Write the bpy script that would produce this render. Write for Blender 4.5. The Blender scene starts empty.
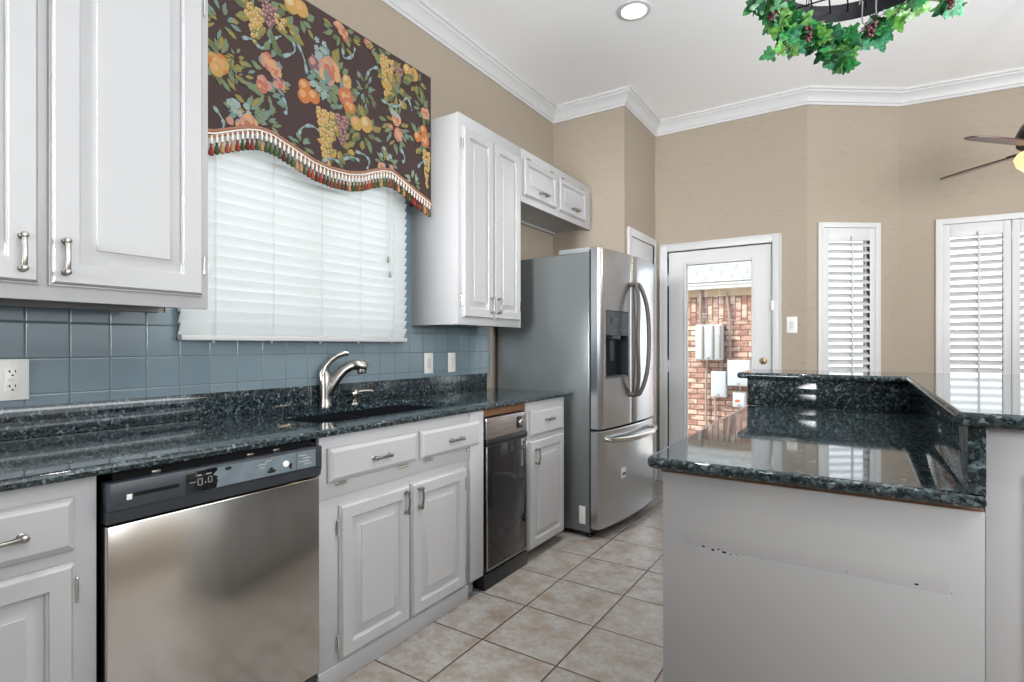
import bpy, bmesh, math, random
from mathutils import Vector, Matrix
from mathutils.geometry import tessellate_polygon

S = bpy.context.scene
COL = S.collection
PI = math.pi
R = math.radians

# ------------------------------------------------------------------ camera, world, sun, big lights, exposure
FPX = 542.0
cam_d = bpy.data.cameras.new('camera')
cam = bpy.data.objects.new('camera', cam_d)
COL.objects.link(cam)
cam.location = (2.27, 0.0, 1.24)
cam.rotation_euler = (R(90), 0, R(32.9))
cam_d.sensor_width = 36
cam_d.lens = FPX / 1024 * 36
cam_d.shift_y = 5 / 1024
cam_d.clip_start = 0.02
S.camera = cam

world = bpy.data.worlds.new('sky')
S.world = world
world.use_nodes = True
world.node_tree.nodes['Background'].inputs[0].default_value = (0.86, 0.94, 1.0, 1)
world.node_tree.nodes['Background'].inputs[1].default_value = 2.6


def light(name, kind, loc, target, energy, color=(1, 1, 1), **kw):
    d = bpy.data.lights.new(name, kind)
    d.energy = energy
    d.color = color
    for k, v in kw.items():
        setattr(d, k, v)
    o = bpy.data.objects.new(name, d)
    COL.objects.link(o)
    o.location = loc
    o.rotation_euler = (Vector(target) - Vector(loc)).to_track_quat('-Z', 'Y').to_euler()
    return o


light('sun', 'SUN', (-6, -4, 9), (-6 + .72, -4 + .69, 9 - 1.0), 4.2, (1.0, .95, .86), angle=R(0.6))
# two unseen fill lamps added beside and behind the kitchen in place of daylight
light('side_fill', 'AREA', (4.95, 1.7, 2.05), (4.30, 1.8, 3.3), 112, (.95, .98, 1.0), shape='RECTANGLE', size=4.0, size_y=1.2)
light('rear_fill', 'AREA', (.95, -3.35, 2.0), (.25, 2.4, 1.95), 22, (.97, .985, 1.0), shape='RECTANGLE', size=1.0, size_y=1.0, spread=R(40))

# unseen lamp added behind the camera, tilted up to brighten the ceiling
light('ceiling_fill', 'AREA', (4.15, .3, 1.5), (3.75, 2.1, 3.3), 125, (.97, .98, 1.0), shape='DISK', size=1.1)

S.view_settings.view_transform = 'Standard'
S.view_settings.look = 'None'
S.view_settings.exposure = 0.12
S.view_settings.gamma = 1.0
S.view_settings.use_curve_mapping = False
try:
    S.cycles.use_denoising = True
    S.cycles.max_bounces = 10
    S.cycles.diffuse_bounces = 5
    S.cycles.glossy_bounces = 5
    S.cycles.transparent_max_bounces = 12
    S.cycles.caustics_reflective = False
    S.cycles.caustics_refractive = False
    S.cycles.sample_clamp_indirect = 6
except Exception:
    pass


# ------------------------------------------------------------------ material helpers
class NT:
    def __init__(self, name):
        self.m = bpy.data.materials.new(name)
        self.m.use_nodes = True
        self.t = self.m.node_tree
        self.b = self.t.nodes['Principled BSDF']
        self.out = self.t.nodes['Material Output']

    def n(self, typ, **kw):
        nd = self.t.nodes.new(typ)
        for k, v in kw.items():
            setattr(nd, k, v)
        return nd

    def link(self, a, b):
        self.t.links.new(a, b)

    def inp(self, sock, v):
        if hasattr(v, 'is_linked'):
            self.link(v, sock)
        else:
            sock.default_value = v

    def math(self, op, a, b=0.0, clamp=False):
        nd = self.n('ShaderNodeMath', operation=op, use_clamp=clamp)
        self.inp(nd.inputs[0], a)
        self.inp(nd.inputs[1], b)
        return nd.outputs[0]

    def mix(self, f, a, b, blend='MIX'):
        nd = self.n('ShaderNodeMix', data_type='RGBA', blend_type=blend)
        self.inp(nd.inputs[0], f)
        self.inp(nd.inputs[6], a if hasattr(a, 'is_linked') else (*a, 1))
        self.inp(nd.inputs[7], b if hasattr(b, 'is_linked') else (*b, 1))
        return nd.outputs[2]

    def coord(self, scale=(1, 1, 1), kind='Object'):
        tc = self.n('ShaderNodeTexCoord')
        mp = self.n('ShaderNodeMapping')
        mp.inputs['Scale'].default_value = scale
        self.link(tc.outputs[kind], mp.inputs[0])
        return mp.outputs[0]

    def sep(self, v):
        s = self.n('ShaderNodeSeparateXYZ')
        self.link(v, s.inputs[0])
        return s.outputs

    def comb(self, x, y, z):
        c = self.n('ShaderNodeCombineXYZ')
        for i, v in enumerate((x, y, z)):
            self.inp(c.inputs[i], v)
        return c.outputs[0]

    def noise(self, vec, scale, detail=4, rough=.55):
        nd = self.n('ShaderNodeTexNoise')
        self.link(vec, nd.inputs['Vector'])
        nd.inputs['Scale'].default_value = scale
        nd.inputs['Detail'].default_value = detail
        nd.inputs['Roughness'].default_value = rough
        return nd.outputs['Fac']

    def ramp(self, f, stops, interp='LINEAR'):
        nd = self.n('ShaderNodeValToRGB')
        nd.color_ramp.interpolation = interp
        e = nd.color_ramp.elements
        while len(e) < len(stops):
            e.new(0.5)
        for el, (p, c) in zip(e, stops):
            el.position = p
            el.color = (*c, 1) if len(c) == 3 else c
        self.link(f, nd.inputs[0])
        return nd.outputs[0]

    def bump(self, h, strength=.3, dist=.002):
        nd = self.n('ShaderNodeBump')
        nd.inputs['Strength'].default_value = strength
        nd.inputs['Distance'].default_value = dist
        self.link(h, nd.inputs['Height'])
        self.link(nd.outputs[0], self.b.inputs['Normal'])

    def set(self, color=None, rough=None, metal=None, spec=None, coat=None):
        if color is not None:
            self.inp(self.b.inputs['Base Color'], color if hasattr(color, 'is_linked') else (*color, 1))
        if rough is not None:
            self.inp(self.b.inputs['Roughness'], rough)
        if metal is not None:
            self.b.inputs['Metallic'].default_value = metal
        if spec is not None:
            self.b.inputs['Specular IOR Level'].default_value = spec
        if coat is not None:
            self.b.inputs['Coat Weight'].default_value = coat
        return self


def plain(name, color, rough=.5, metal=0., spec=.5, var=.04, nscale=9, bump=0.):
    """a painted / plastic / metal surface with a faint unevenness of its own"""
    t = NT(name)
    v = t.coord()
    f = t.noise(v, nscale, 3)
    lo = tuple(c * (1 - var) for c in color)
    hi = tuple(min(1, c * (1 + var)) for c in color)
    t.set(t.mix(f, lo, hi), rough, metal, spec)
    if bump:
        t.bump(t.noise(v, 220, 2), bump, .0006)
    return t.m


def granite(name):
    t = NT(name)
    v = t.coord()
    nz = t.n('ShaderNodeTexNoise')
    t.link(v, nz.inputs['Vector'])
    nz.inputs['Scale'].default_value = 42
    sc = t.n('ShaderNodeVectorMath', operation='SCALE')
    t.link(nz.outputs['Color'], sc.inputs[0])
    sc.inputs['Scale'].default_value = .022
    ad = t.n('ShaderNodeVectorMath', operation='ADD')
    t.link(v, ad.inputs[0])
    t.link(sc.outputs[0], ad.inputs[1])
    vo = t.n('ShaderNodeTexVoronoi')
    t.link(ad.outputs[0], vo.inputs['Vector'])
    vo.inputs['Scale'].default_value = 118
    s = t.sep(vo.outputs['Color'])
    c1 = t.ramp(s[0], [(0, (.005, .006, .007)), (.42, (.009, .013, .015)), (.62, (.021, .033, .038)), (.80, (.044, .068, .076)),
                       (.93, (.100, .134, .144)), (1, (.19, .23, .24))])
    v2 = t.n('ShaderNodeTexVoronoi')
    t.link(ad.outputs[0], v2.inputs['Vector'])
    v2.inputs['Scale'].default_value = 260
    s2 = t.sep(v2.outputs['Color'])
    c2 = t.ramp(s2[1], [(0, (.004, .006, .008)), (.6, (.018, .030, .036)), (.9, (.06, .085, .095)), (1, (.13, .165, .175))])
    big = t.noise(v, 14, 3)
    t.set(t.mix(t.math('MULTIPLY', big, .6), c1, c2), .05, 0, .5)
    return t.m


def grid_dist(t, c, spacing, off):
    """distance in metres from the nearest joint of a grid along one axis, and the cell number"""
    u = t.math('DIVIDE', t.math('SUBTRACT', c, off), spacing)
    fl = t.math('FLOOR', u)
    fr = t.math('SUBTRACT', u, fl)
    d = t.math('MULTIPLY', t.math('MINIMUM', fr, t.math('SUBTRACT', 1.0, fr)), spacing)
    return d, fl


def floor_tiles():
    t = NT('floor_tile')
    v = t.coord()
    s = t.sep(v)
    dx, ix = grid_dist(t, s[0], .353, .92)
    dy, iy = grid_dist(t, s[1], .353, 1.855)
    d = t.math('MINIMUM', dx, dy)
    wob = t.math('MULTIPLY', t.noise(v, 60, 2), .0015)
    joint = t.math('LESS_THAN', d, t.math('ADD', wob, .0030))
    wn = t.n('ShaderNodeTexWhiteNoise')
    t.link(t.comb(ix, iy, 0.0), wn.inputs['Vector'])
    sh = t.comb(t.math('MULTIPLY', ix, 3.7), t.math('MULTIPLY', iy, 5.3), 0.0)
    ad = t.n('ShaderNodeVectorMath', operation='ADD')
    t.link(v, ad.inputs[0])
    t.link(sh, ad.inputs[1])
    n1 = t.noise(ad.outputs[0], 9, 8, .72)
    n2 = t.noise(ad.outputs[0], 42, 7, .75)
    base = t.ramp(n1, [(.32, (.165, .126, .098)), (.44, (.240, .212, .186)), (.53, (.288, .290, .282)), (.66, (.352, .362, .360))])
    base = t.mix(t.ramp(n2, [(.42, (0, 0, 0)), (.68, (.62, .62, .62))]), base, (.205, .158, .128), 'MIX')
    base = t.mix(t.math('MULTIPLY', wn.outputs['Value'], .25), base, (.33, .30, .275))
    t.set(t.mix(joint, base, (.060, .034, .022)), t.math('ADD', t.math('MULTIPLY', n2, .2), .22), 0, .5)
    h = t.math('MINIMUM', t.math('DIVIDE', d, .007), 1.0)
    t.bump(t.math('ADD', h, t.math('MULTIPLY', n2, .12)), .5, .0025)
    return t.m


def wall_tiles():
    t = NT('backsplash_tile')
    v = t.coord()
    s = t.sep(v)
    dy, iy = grid_dist(t, s[1], .1175, .6125)
    dz, iz = grid_dist(t, s[2], .1175, 1.083)
    d = t.math('MINIMUM', dy, dz)
    joint = t.math('LESS_THAN', d, .0013)
    wn = t.n('ShaderNodeTexWhiteNoise')
    t.link(t.comb(iy, iz, 0.0), wn.inputs['Vector'])
    base = t.mix(wn.outputs['Value'], (.158, .212, .245), (.184, .242, .274))
    t.set(t.mix(joint, base, (.10, .125, .135)), .12, 0, .5)
    h = t.math('MINIMUM', t.math('DIVIDE', d, .006), 1.0)
    h = t.math('SUBTRACT', 1.0, t.math('POWER', t.math('SUBTRACT', 1.0, h), 2.0))
    t.bump(t.math('ADD', h, t.math('MULTIPLY', t.noise(v, 9, 2), .25)), .7, .002)
    return t.m


def wallpaper(name='grasscloth_wallpaper'):
    t = NT(name)
    v = t.coord()
    a = t.noise(t.coord((3, 3, 90)), 5, 4, .6)
    b = t.noise(t.coord((6, 6, 42)), 2.1, 4, .62)
    fleck = t.math('GREATER_THAN', b, .640)
    base = t.mix(a, (.285, .238, .186), (.392, .335, .270))
    c = t.mix(t.math('MULTIPLY', fleck, .34), base, (.20, .155, .115))
    t.set(c, .75, 0, .25)
    t.bump(a, .25, .001)
    return t.m


def brushed(name, color=(.62, .61, .59), rough=.24, axis=2, aniso=.6):
    t = NT(name)
    sc = [420, 420, 420]
    sc[axis] = 2
    v = t.coord(tuple(sc))
    f = t.noise(v, 3, 3)
    t.set(t.mix(f, tuple(c * .97 for c in color), tuple(min(1, c * 1.03) for c in color)), t.math('ADD', t.math('MULTIPLY', f, .06), rough - .05), 1.0)
    t.bump(f, .02, .0002)
    return t.m


def glass_pane(name, tint=(1, 1, 1)):
    t = NT(name)
    tr = t.n('ShaderNodeBsdfTransparent')
    tr.inputs[0].default_value = (*tint, 1)
    gl = t.n('ShaderNodeBsdfGlossy')
    gl.inputs['Roughness'].default_value = .01
    fr = t.n('ShaderNodeFresnel')
    fr.inputs[0].default_value = 1.35
    mx = t.n('ShaderNodeMixShader')
    t.link(fr.outputs[0], mx.inputs[0])
    t.link(tr.outputs[0], mx.inputs[1])
    t.link(gl.outputs[0], mx.inputs[2])
    t.link(mx.outputs[0], t.out.inputs[0])
    return t.m


def translucent(name, color, fac=.5, rough=.5):
    t = NT(name)
    v = t.coord()
    c = t.mix(t.noise(v, 20, 2), tuple(x * .97 for x in color), color)
    t.set(c, rough)
    tl = t.n('ShaderNodeBsdfTranslucent')
    t.link(c, tl.inputs[0])
    mx = t.n('ShaderNodeMixShader')
    mx.inputs[0].default_value = fac
    t.link(t.b.outputs[0], mx.inputs[1])
    t.link(tl.outputs[0], mx.inputs[2])
    t.link(mx.outputs[0], t.out.inputs[0])
    return t.m


def emitter(name, color, strength):
    t = NT(name)
    v = t.coord()
    c = t.mix(t.noise(v, 30, 1), color, tuple(x * .98 for x in color))
    t.set(c, .4)
    t.link(c, t.b.inputs['Emission Color'])
    t.b.inputs['Emission Strength'].default_value = strength
    return t.m


def bricks(name, upright=False):
    t = NT(name)
    s = t.sep(t.coord())
    vec = t.comb(s[2], s[0], 0.0) if upright else t.comb(s[0], s[2], 0.0)
    br = t.n('ShaderNodeTexBrick')
    t.link(vec, br.inputs['Vector'])
    br.inputs['Scale'].default_value = 1.0
    br.inputs['Brick Width'].default_value = .185
    br.inputs['Row Height'].default_value = .072
    br.inputs['Mortar Size'].default_value = .0085
    br.inputs['Mortar Smooth'].default_value = .15
    br.inputs['Bias'].default_value = -.1
    br.inputs['Color1'].default_value = (.36, .17, .135, 1)
    br.inputs['Color2'].default_value = (.80, .64, .51, 1)
    br.inputs['Mortar'].default_value = (.11, .075, .062, 1)
    n = t.noise(t.coord(), 9, 5, .7)
    n3 = t.noise(t.coord((5, 5, 14)), 1.3, 2, .5)
    bc = t.mix(t.math('MULTIPLY', n, .40), br.outputs['Color'], (.55, .38, .30))
    t.set(t.mix(t.ramp(n3, [(.50, (0, 0, 0)), (.60, (.6, .6, .6))]), bc, (.20, .10, .085)), .85, 0, .2)
    t.bump(t.math('SUBTRACT', 1.0, br.outputs['Fac']), .6, .006)
    return t.m


def shingles():
    t = NT('asphalt_shingle')
    s = t.sep(t.coord())
    br = t.n('ShaderNodeTexBrick')
    t.link(t.comb(s[0], s[1], 0.0), br.inputs['Vector'])
    br.inputs['Brick Width'].default_value = .33
    br.inputs['Row Height'].default_value = .16
    br.inputs['Mortar Size'].default_value = .008
    br.inputs['Scale'].default_value = 1.0
    br.inputs['Color1'].default_value = (.30, .31, .31, 1)
    br.inputs['Color2'].default_value = (.37, .38, .38, 1)
    br.inputs['Mortar'].default_value = (.19, .20, .20, 1)
    t.set(br.outputs['Color'], .9, 0, .1)
    return t.m


def panel_paint():
    """white paint of the island's end with a long faint rub mark"""
    t = NT('island_white_paint')
    v = t.coord()
    s = t.sep(v)
    # s[0] along the panel, s[2] height
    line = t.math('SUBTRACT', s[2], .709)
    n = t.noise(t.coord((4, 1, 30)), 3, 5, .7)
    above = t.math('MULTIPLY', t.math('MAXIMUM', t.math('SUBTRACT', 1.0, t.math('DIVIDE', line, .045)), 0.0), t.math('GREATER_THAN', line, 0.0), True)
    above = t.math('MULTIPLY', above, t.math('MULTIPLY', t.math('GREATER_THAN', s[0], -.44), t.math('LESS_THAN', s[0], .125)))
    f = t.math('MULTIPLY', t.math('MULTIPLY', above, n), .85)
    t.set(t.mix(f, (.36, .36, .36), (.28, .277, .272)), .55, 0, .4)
    return t.m


# ------------------------------------------------------------------ mesh helpers
ID = Matrix.Identity(4)


def frame(ox, oy, ang, oz=0.0):
    """local X along the wall, local -Y into the room, Z up"""
    return Matrix.Translation((ox, oy, oz)) @ Matrix.Rotation(ang, 4, 'Z')


def LEFT(x0):
    return frame(x0, 0, PI / 2)


def offset_poly(poly, d):
    n = len(poly)
    out = []
    for i in range(n):
        p0, p1, p2 = Vector(poly[i - 1]), Vector(poly[i]), Vector(poly[(i + 1) % n])
        a = (p1 - p0).normalized()
        b = (p2 - p1).normalized()
        na, nb = Vector((-a.y, a.x)), Vector((-b.y, b.x))
        m = na + nb
        m = m / max(.2, m.length_squared) * 2
        out.append(p1 + m * d)
    return out


def round_rect(x0, x1, y0, y1, r, k=6):
    pts = []
    for cx, cy, a in ((x1 - r, y1 - r, 0), (x0 + r, y1 - r, 90), (x0 + r, y0 + r, 180), (x1 - r, y0 + r, 270)):
        for i in range(k + 1):
            t = R(a + 90 * i / k)
            pts.append((cx + r * math.cos(t), cy + r * math.sin(t)))
    return pts


class MB:
    def __init__(self, M=ID):
        self.bm = bmesh.new()
        self.M = M
        self.m = 0

    def mat(self, i):
        self.m = i
        return self

    def V(self, co):
        return self.bm.verts.new(self.M @ Vector(co))

    def F(self, vs):
        try:
            f = self.bm.faces.new(vs)
            f.material_index = self.m
            return f
        except ValueError:
            return None

    def poly(self, cos):
        return self.F([self.V(c) for c in cos])

    def merge(self, tb, M=ID):
        mp = {v: self.bm.verts.new(self.M @ M @ v.co) for v in tb.verts}
        for f in tb.faces:
            self.F([mp[v] for v in f.verts])
        tb.free()

    def box(self, x0, x1, y0, y1, z0, z1, b=0.0, seg=2, M=ID):
        tb = bmesh.new()
        bmesh.ops.create_cube(tb, size=1)
        for v in tb.verts:
            v.co = Vector((x0 + (v.co.x + .5) * (x1 - x0), y0 + (v.co.y + .5) * (y1 - y0), z0 + (v.co.z + .5) * (z1 - z0)))
        if b > 0:
            b = min(b, .45 * min(abs(x1 - x0), abs(y1 - y0), abs(z1 - z0)))
            bmesh.ops.bevel(tb, geom=tb.edges[:] + tb.verts[:], offset=b, segments=seg, affect='EDGES', profile=.5)
        self.merge(tb, M)
        return self

    def loft(self, rings, closed=True, cap0=True, cap1=True):
        rv = [[self.V(c) for c in r] for r in rings]
        n = len(rv[0])
        for a, b in zip(rv, rv[1:]):
            for i in range(n if closed else n - 1):
                j = (i + 1) % n
                self.F([a[i], a[j], b[j], b[i]])
        if cap0:
            self.F(rv[0][::-1])
        if cap1:
            self.F(rv[-1])
        return self

    def tube(self, pts, r, n=10, flat=None, cap=True):
        """pts: points; r: radius or list; flat: (rx, ry) factors"""
        P = [Vector(p) for p in pts]
        rings = []
        up = None
        for i, p in enumerate(P):
            t = (P[min(i + 1, len(P) - 1)] - P[max(i - 1, 0)]).normalized()
            if up is None:
                up = Vector((0, 0, 1)) if abs(t.z) < .9 else Vector((1, 0, 0))
            u = (up - t * up.dot(t)).normalized()
            up = u
            w = t.cross(u)
            rr = r[i] if isinstance(r, (list, tuple)) else r
            fx, fy = flat or (1, 1)
            rings.append([p + (u * math.cos(2 * PI * k / n) * fx + w * math.sin(2 * PI * k / n) * fy) * rr for k in range(n)])
        self.loft(rings, True, cap, cap)
        return self

    def lathe(self, prof, c=(0, 0, 0), axis='Z', n=24, cap0=True, cap1=True):
        rings = []
        for r, h in prof:
            ring = []
            for k in range(n):
                a = 2 * PI * k / n
                x, y = r * math.cos(a), r * math.sin(a)
                if axis == 'Z':
                    p = (x, y, h)
                elif axis == 'Y':
                    p = (x, -h, y)          # h towards the room
                else:
                    p = (h, x, y)
                ring.append(Vector(c) + Vector(p))
            rings.append(ring)
        self.loft(rings, True, cap0, cap1)
        return self

    def ball(self, c, r, n=10, sq=(1, 1, 1)):
        tb = bmesh.new()
        bmesh.ops.create_uvsphere(tb, u_segments=n, v_segments=max(5, n * 2 // 3), radius=r)
        for v in tb.verts:
            v.co = Vector((v.co.x * sq[0], v.co.y * sq[1], v.co.z * sq[2]))
        self.merge(tb, Matrix.Translation(c))
        return self

    def rings(self, x0, x1, z0, z1, yb, prof):
        """nested rectangles facing -Y: prof is a list of (inset, depth in front of yb)"""
        rr = []
        for i, d in prof:
            y = yb - d
            rr.append([(x0 + i, y, z0 + i), (x1 - i, y, z0 + i), (x1 - i, y, z1 - i), (x0 + i, y, z1 - i)])
        self.loft(rr, True, True, True)
        return self

    def door(self, x0, x1, z0, z1, yb=0.0, t=.02, fr=.052, raised=.03):
        m = min(x1 - x0, z1 - z0)
        fr = min(fr, m * .28)
        raised = min(raised, m * .14)
        p = [(0, 0), (0, t * .45), (.004, t * .50), (.005, t * .72), (.011, t), (fr, t), (fr + .002, t - .005), (fr + .005, t - .006), (fr + .008, t - .0125),
             (fr + .014, t - .0125), (fr + .014 + raised, t - .004), (fr + .015 + raised, t - .0005), (fr + .018 + raised, t - .0005)]
        return self.rings(x0, x1, z0, z1, yb, p)

    def drawer(self, x0, x1, z0, z1, yb=0.0, t=.02):
        p = [(0, 0), (0, t * .4), (.003, t * .5), (.004, t * .65), (.014, t * .92), (.016, t), (.018, t)]
        return self.rings(x0, x1, z0, z1, yb, p)

    def slab(self, poly, z0, z1, hole=None, seg=4):
        """stone slab with a full bullnose round the outline; polygon counter-clockwise"""
        r = (z1 - z0) / 2
        mid = (z0 + z1) / 2
        rings = []
        for i in range(-seg, seg + 1):
            a = PI / 2 * i / seg
            q = offset_poly(poly, r * .75 * (1 - math.cos(a)))
            rings.append([(p[0], p[1], mid + r * math.sin(a)) for p in q])
        q = offset_poly(poly, r * .75 + .004)
        rings = [[(p[0], p[1], z0) for p in q]] + rings + [[(p[0], p[1], z1) for p in q]]
        rv = [[self.V(c) for c in rg] for rg in rings]
        n = len(poly)
        for a, b in zip(rv, rv[1:]):
            for i in range(n):
                j = (i + 1) % n
                self.F([a[i], a[j], b[j], b[i]])
        if not hole:
            self.F(rv[0][::-1])
            self.F(rv[-1])
        else:
            for k, z in ((0, z0), (-1, z1)):
                hv = [self.V((p[0], p[1], z)) for p in hole]
                allv = rv[k] + hv
                lp = [[Vector((v.co.x, v.co.y, 0)) for v in rv[k]], [Vector((v.co.x, v.co.y, 0)) for v in reversed(hv)]]
                order = rv[k] + list(reversed(hv))
                for tri in tessellate_polygon(lp):
                    self.F([order[t] for t in tri])
                if k == 0:
                    low = hv
                else:
                    for i in range(len(hv)):
                        j = (i + 1) % len(hv)
                        self.F([low[i], hv[i], hv[j], low[j]])
        return self

    def wall(self, x0, x1, z0, z1, th, holes=()):
        xs = sorted({x0, x1, *[h[0] for h in holes], *[h[1] for h in holes]})
        zs = sorted({z0, z1, *[h[2] for h in holes], *[h[3] for h in holes]})
        solid = {}
        for i in range(len(xs) - 1):
            for k in range(len(zs) - 1):
                cx, cz = (xs[i] + xs[i + 1]) / 2, (zs[k] + zs[k + 1]) / 2
                solid[i, k] = not any(h[0] < cx < h[1] and h[2] < cz < h[3] for h in holes)
        for (i, k), s in solid.items():
            if not s:
                continue
            a, b, c, d = xs[i], xs[i + 1], zs[k], zs[k + 1]
            self.poly([(a, 0, c), (b, 0, c), (b, 0, d), (a, 0, d)])
            self.poly([(a, th, c), (a, th, d), (b, th, d), (b, th, c)])
            if not solid.get((i - 1, k)):
                self.poly([(a, 0, c), (a, 0, d), (a, th, d), (a, th, c)])
            if not solid.get((i + 1, k)):
                self.poly([(b, 0, c), (b, th, c), (b, th, d), (b, 0, d)])
            if not solid.get((i, k - 1)):
                self.poly([(a, 0, c), (a, th, c), (b, th, c), (b, 0, c)])
            if not solid.get((i, k + 1)):
                self.poly([(a, 0, d), (b, 0, d), (b, th, d), (a, th, d)])
        return self

    def build(self, name, mats, parent=None, smooth=True, ang=38, recalc=True):
        bmesh.ops.remove_doubles(self.bm, verts=self.bm.verts[:], dist=1e-6)
        if recalc:
            bmesh.ops.recalc_face_normals(self.bm, faces=self.bm.faces[:])
        me = bpy.data.meshes.new(name)
        self.bm.to_mesh(me)
        self.bm.free()
        o = bpy.data.objects.new(name, me)
        COL.objects.link(o)
        for m in (mats if isinstance(mats, (list, tuple)) else [mats]):
            me.materials.append(m)
        if parent is not None:
            o.parent = parent
            me.transform(MW[parent.name].inverted())
            MW[o.name] = MW[parent.name].copy()
        else:
            MW[o.name] = ID.copy()
        if smooth:
            me.polygons.foreach_set('use_smooth', [True] * len(me.polygons))
            me.set_sharp_from_angle(angle=R(ang))
        return o


MW = {}


def thing(name, label, cat, loc=(0, 0, 0), rz=0.0, group=None, kind=None):
    o = bpy.data.objects.new(name, None)
    o.empty_display_size = .05
    COL.objects.link(o)
    o.location = loc
    o.rotation_euler = (0, 0, rz)
    MW[o.name] = Matrix.Translation(loc) @ Matrix.Rotation(rz, 4, 'Z')
    return tag(o, label, cat, group, kind)


def tag(o, label, cat, group=None, kind=None):
    if label:
        o['label'] = label
    if cat:
        o['category'] = cat
    if group:
        o['group'] = group
    if kind:
        o['kind'] = kind
    return o


def rebase(o, loc):
    """move a single-mesh thing's origin to its own base"""
    o.data.transform(Matrix.Translation(loc).inverted())
    o.location = loc
    MW[o.name] = Matrix.Translation(loc)
    return o


def structure(o, label, cat):
    return tag(o, label, cat, None, 'structure')


# ------------------------------------------------------------------ materials
M_white = plain('white_cabinet_paint', (.425, .425, .43), .38, 0, .5, .015)
M_trim = plain('white_trim_paint', (.555, .555, .56), .42, 0, .5, .01)
M_ceil = plain('ceiling_paint', (.925, .935, .95), .9, 0, .2, .01)
M_wall = wallpaper()
M_floor = floor_tiles()
M_tile = wall_tiles()
M_gran = granite('blue_pearl_granite')
M_nickel = plain('brushed_nickel', (.34, .325, .30), .30, 1, .5, .10, 60)
M_chrome = plain('polished_chrome', (.72, .72, .72), .12, 1, .5, .05)
M_steel = brushed('stainless_vertical_grain', (.575, .595, .63), .25, 2)
M_steel_h = brushed('stainless_horizontal_grain', (.60, .575, .54), .20, 1)
M_black = plain('black_plastic', (.012, .014, .017), .32, 0, .5, .15)
M_blackgloss = plain('black_glass', (.008, .009, .012), .04, 0, .6, .1)
M_dark = plain('dark_void', (.006, .006, .007), .8, 0, .2, .1)
M_panelgrey = plain('dark_grey_plastic', (.030, .036, .044), .35, 0, .5, .1)
M_plate = plain('ivory_plastic', (.74, .73, .69), .35, 0, .5, .01)
M_wood = plain('raw_plywood', (.16, .085, .045), .8, 0, .2, .35, 40)
M_sink = plain('black_composite', (.005, .006, .008), .9, 0, .06, .2, 90)
M_brick = bricks('brick')
M_bricks_up = bricks('soldier_brick', True)
M_shingle = shingles()
M_outwhite = plain('exterior_white_paint', (.75, .75, .73), .6, 0, .3, .03)
M_frieze = plain('tan_frieze_board', (.50, .38, .26), .7, 0, .3, .08)
M_util = plain('utility_box_grey', (.47, .52, .54), .5, .0, .4, .05)
M_conduit = plain('conduit_grey', (.30, .26, .23), .5, .2, .4, .08)
M_ground = plain('concrete_paving', (.52, .50, .47), .9, 0, .2, .12, 4)
M_slat = translucent('white_blind_slat', (.90, .925, .92), .36)
M_louver = plain('white_shutter_paint', (.55, .555, .56), .4, 0, .5, .01)
M_glass = glass_pane('window_glass')
M_iron = plain('black_iron', (.012, .012, .014), .45, .6, .5, .2, 30)
M_fanwood = plain('dark_walnut_blade', (.085, .035, .028), .3, 0, .5, .25, 30)
M_fanmetal = plain('oil_rubbed_bronze', (.022, .017, .015), .35, .7, .5, .2, 30)
M_cord = plain('white_cord', (.72, .73, .72), .8)
M_label = plain('paper_label', (.62, .62, .60), .6)
M_brass = plain('antique_brass', (.36, .27, .15), .3, 1, .5, .1, 40)

# ------------------------------------------------------------------ room shell
CEIL = 3.295
A0 = Vector((1.895, 4.94))
A1 = Vector((2.52, 5.39))
rdir = Vector((math.cos(R(6)), math.sin(R(6))))
angA = math.atan2(A1.y - A0.y, A1.x - A0.x)
lenA = (A1 - A0).length
EAST = 5.25
A2 = A1 + rdir * ((EAST - A1.x) / rdir.x)
REAR = -3.5
FR_A = frame(A0.x, A0.y, angA)
FR_R = frame(A1.x, A1.y, R(6))
FR_B = frame(0, 4.94, 0)
room = [(0, REAR), (EAST, REAR), (EAST, A2.y), (A1.x, A1.y), (A0.x, A0.y), (.655, 4.94), (.655, 4.168), (0, 4.168)]

mb = MB()
mb.loft([[(x, y, -.10) for x, y in room], [(x, y, 0) for x, y in room]])
structure(mb.build('floor', M_floor, smooth=False), 'mottled tan and grey square floor tiles with dark grout', 'floor')
mb = MB()
mb.loft([[(x, y, CEIL) for x, y in room], [(x, y, CEIL + .1) for x, y in room]])
structure(mb.build('ceiling', M_ceil, smooth=False), 'flat white painted ceiling over the whole kitchen', 'ceiling')

KW = (1.10, 2.275, 1.30, 2.45)            # kitchen window opening y0,y1,z0,z1
structure(MB(LEFT(0)).wall(REAR, 4.268, 0, CEIL, .14, [KW]).build('wall_left', M_wall, smooth=False), 'tan papered wall carrying the sink window and wall cabinets', 'wall')
structure(MB(frame(0, 4.168, 0)).wall(0, .655, 0, CEIL, .1).build('wall_alcove', M_wall, smooth=False), 'tan wall closing the far side of the refrigerator alcove', 'wall')
structure(MB(LEFT(.655)).wall(4.268, 4.94, 0, CEIL, .1).build('wall_pantry', M_wall, smooth=False), 'narrow tan wall around the white pantry door', 'wall')
DOOR = (.775, 1.64, 0, 2.095)
structure(MB(FR_B).wall(.655, A0.x, 0, CEIL, .15, [DOOR]).build('wall_back', M_wall, smooth=False), 'tan papered wall around the glazed exterior door', 'wall')
WA = (.125, .565, .62, 2.195)
structure(MB(FR_A).wall(0, lenA, 0, CEIL, .14, [WA]).build('wall_bay', M_wall, smooth=False), 'angled tan bay wall with one narrow shuttered window', 'wall')
WR = (.275, 1.12, .62, 2.195)
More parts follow.
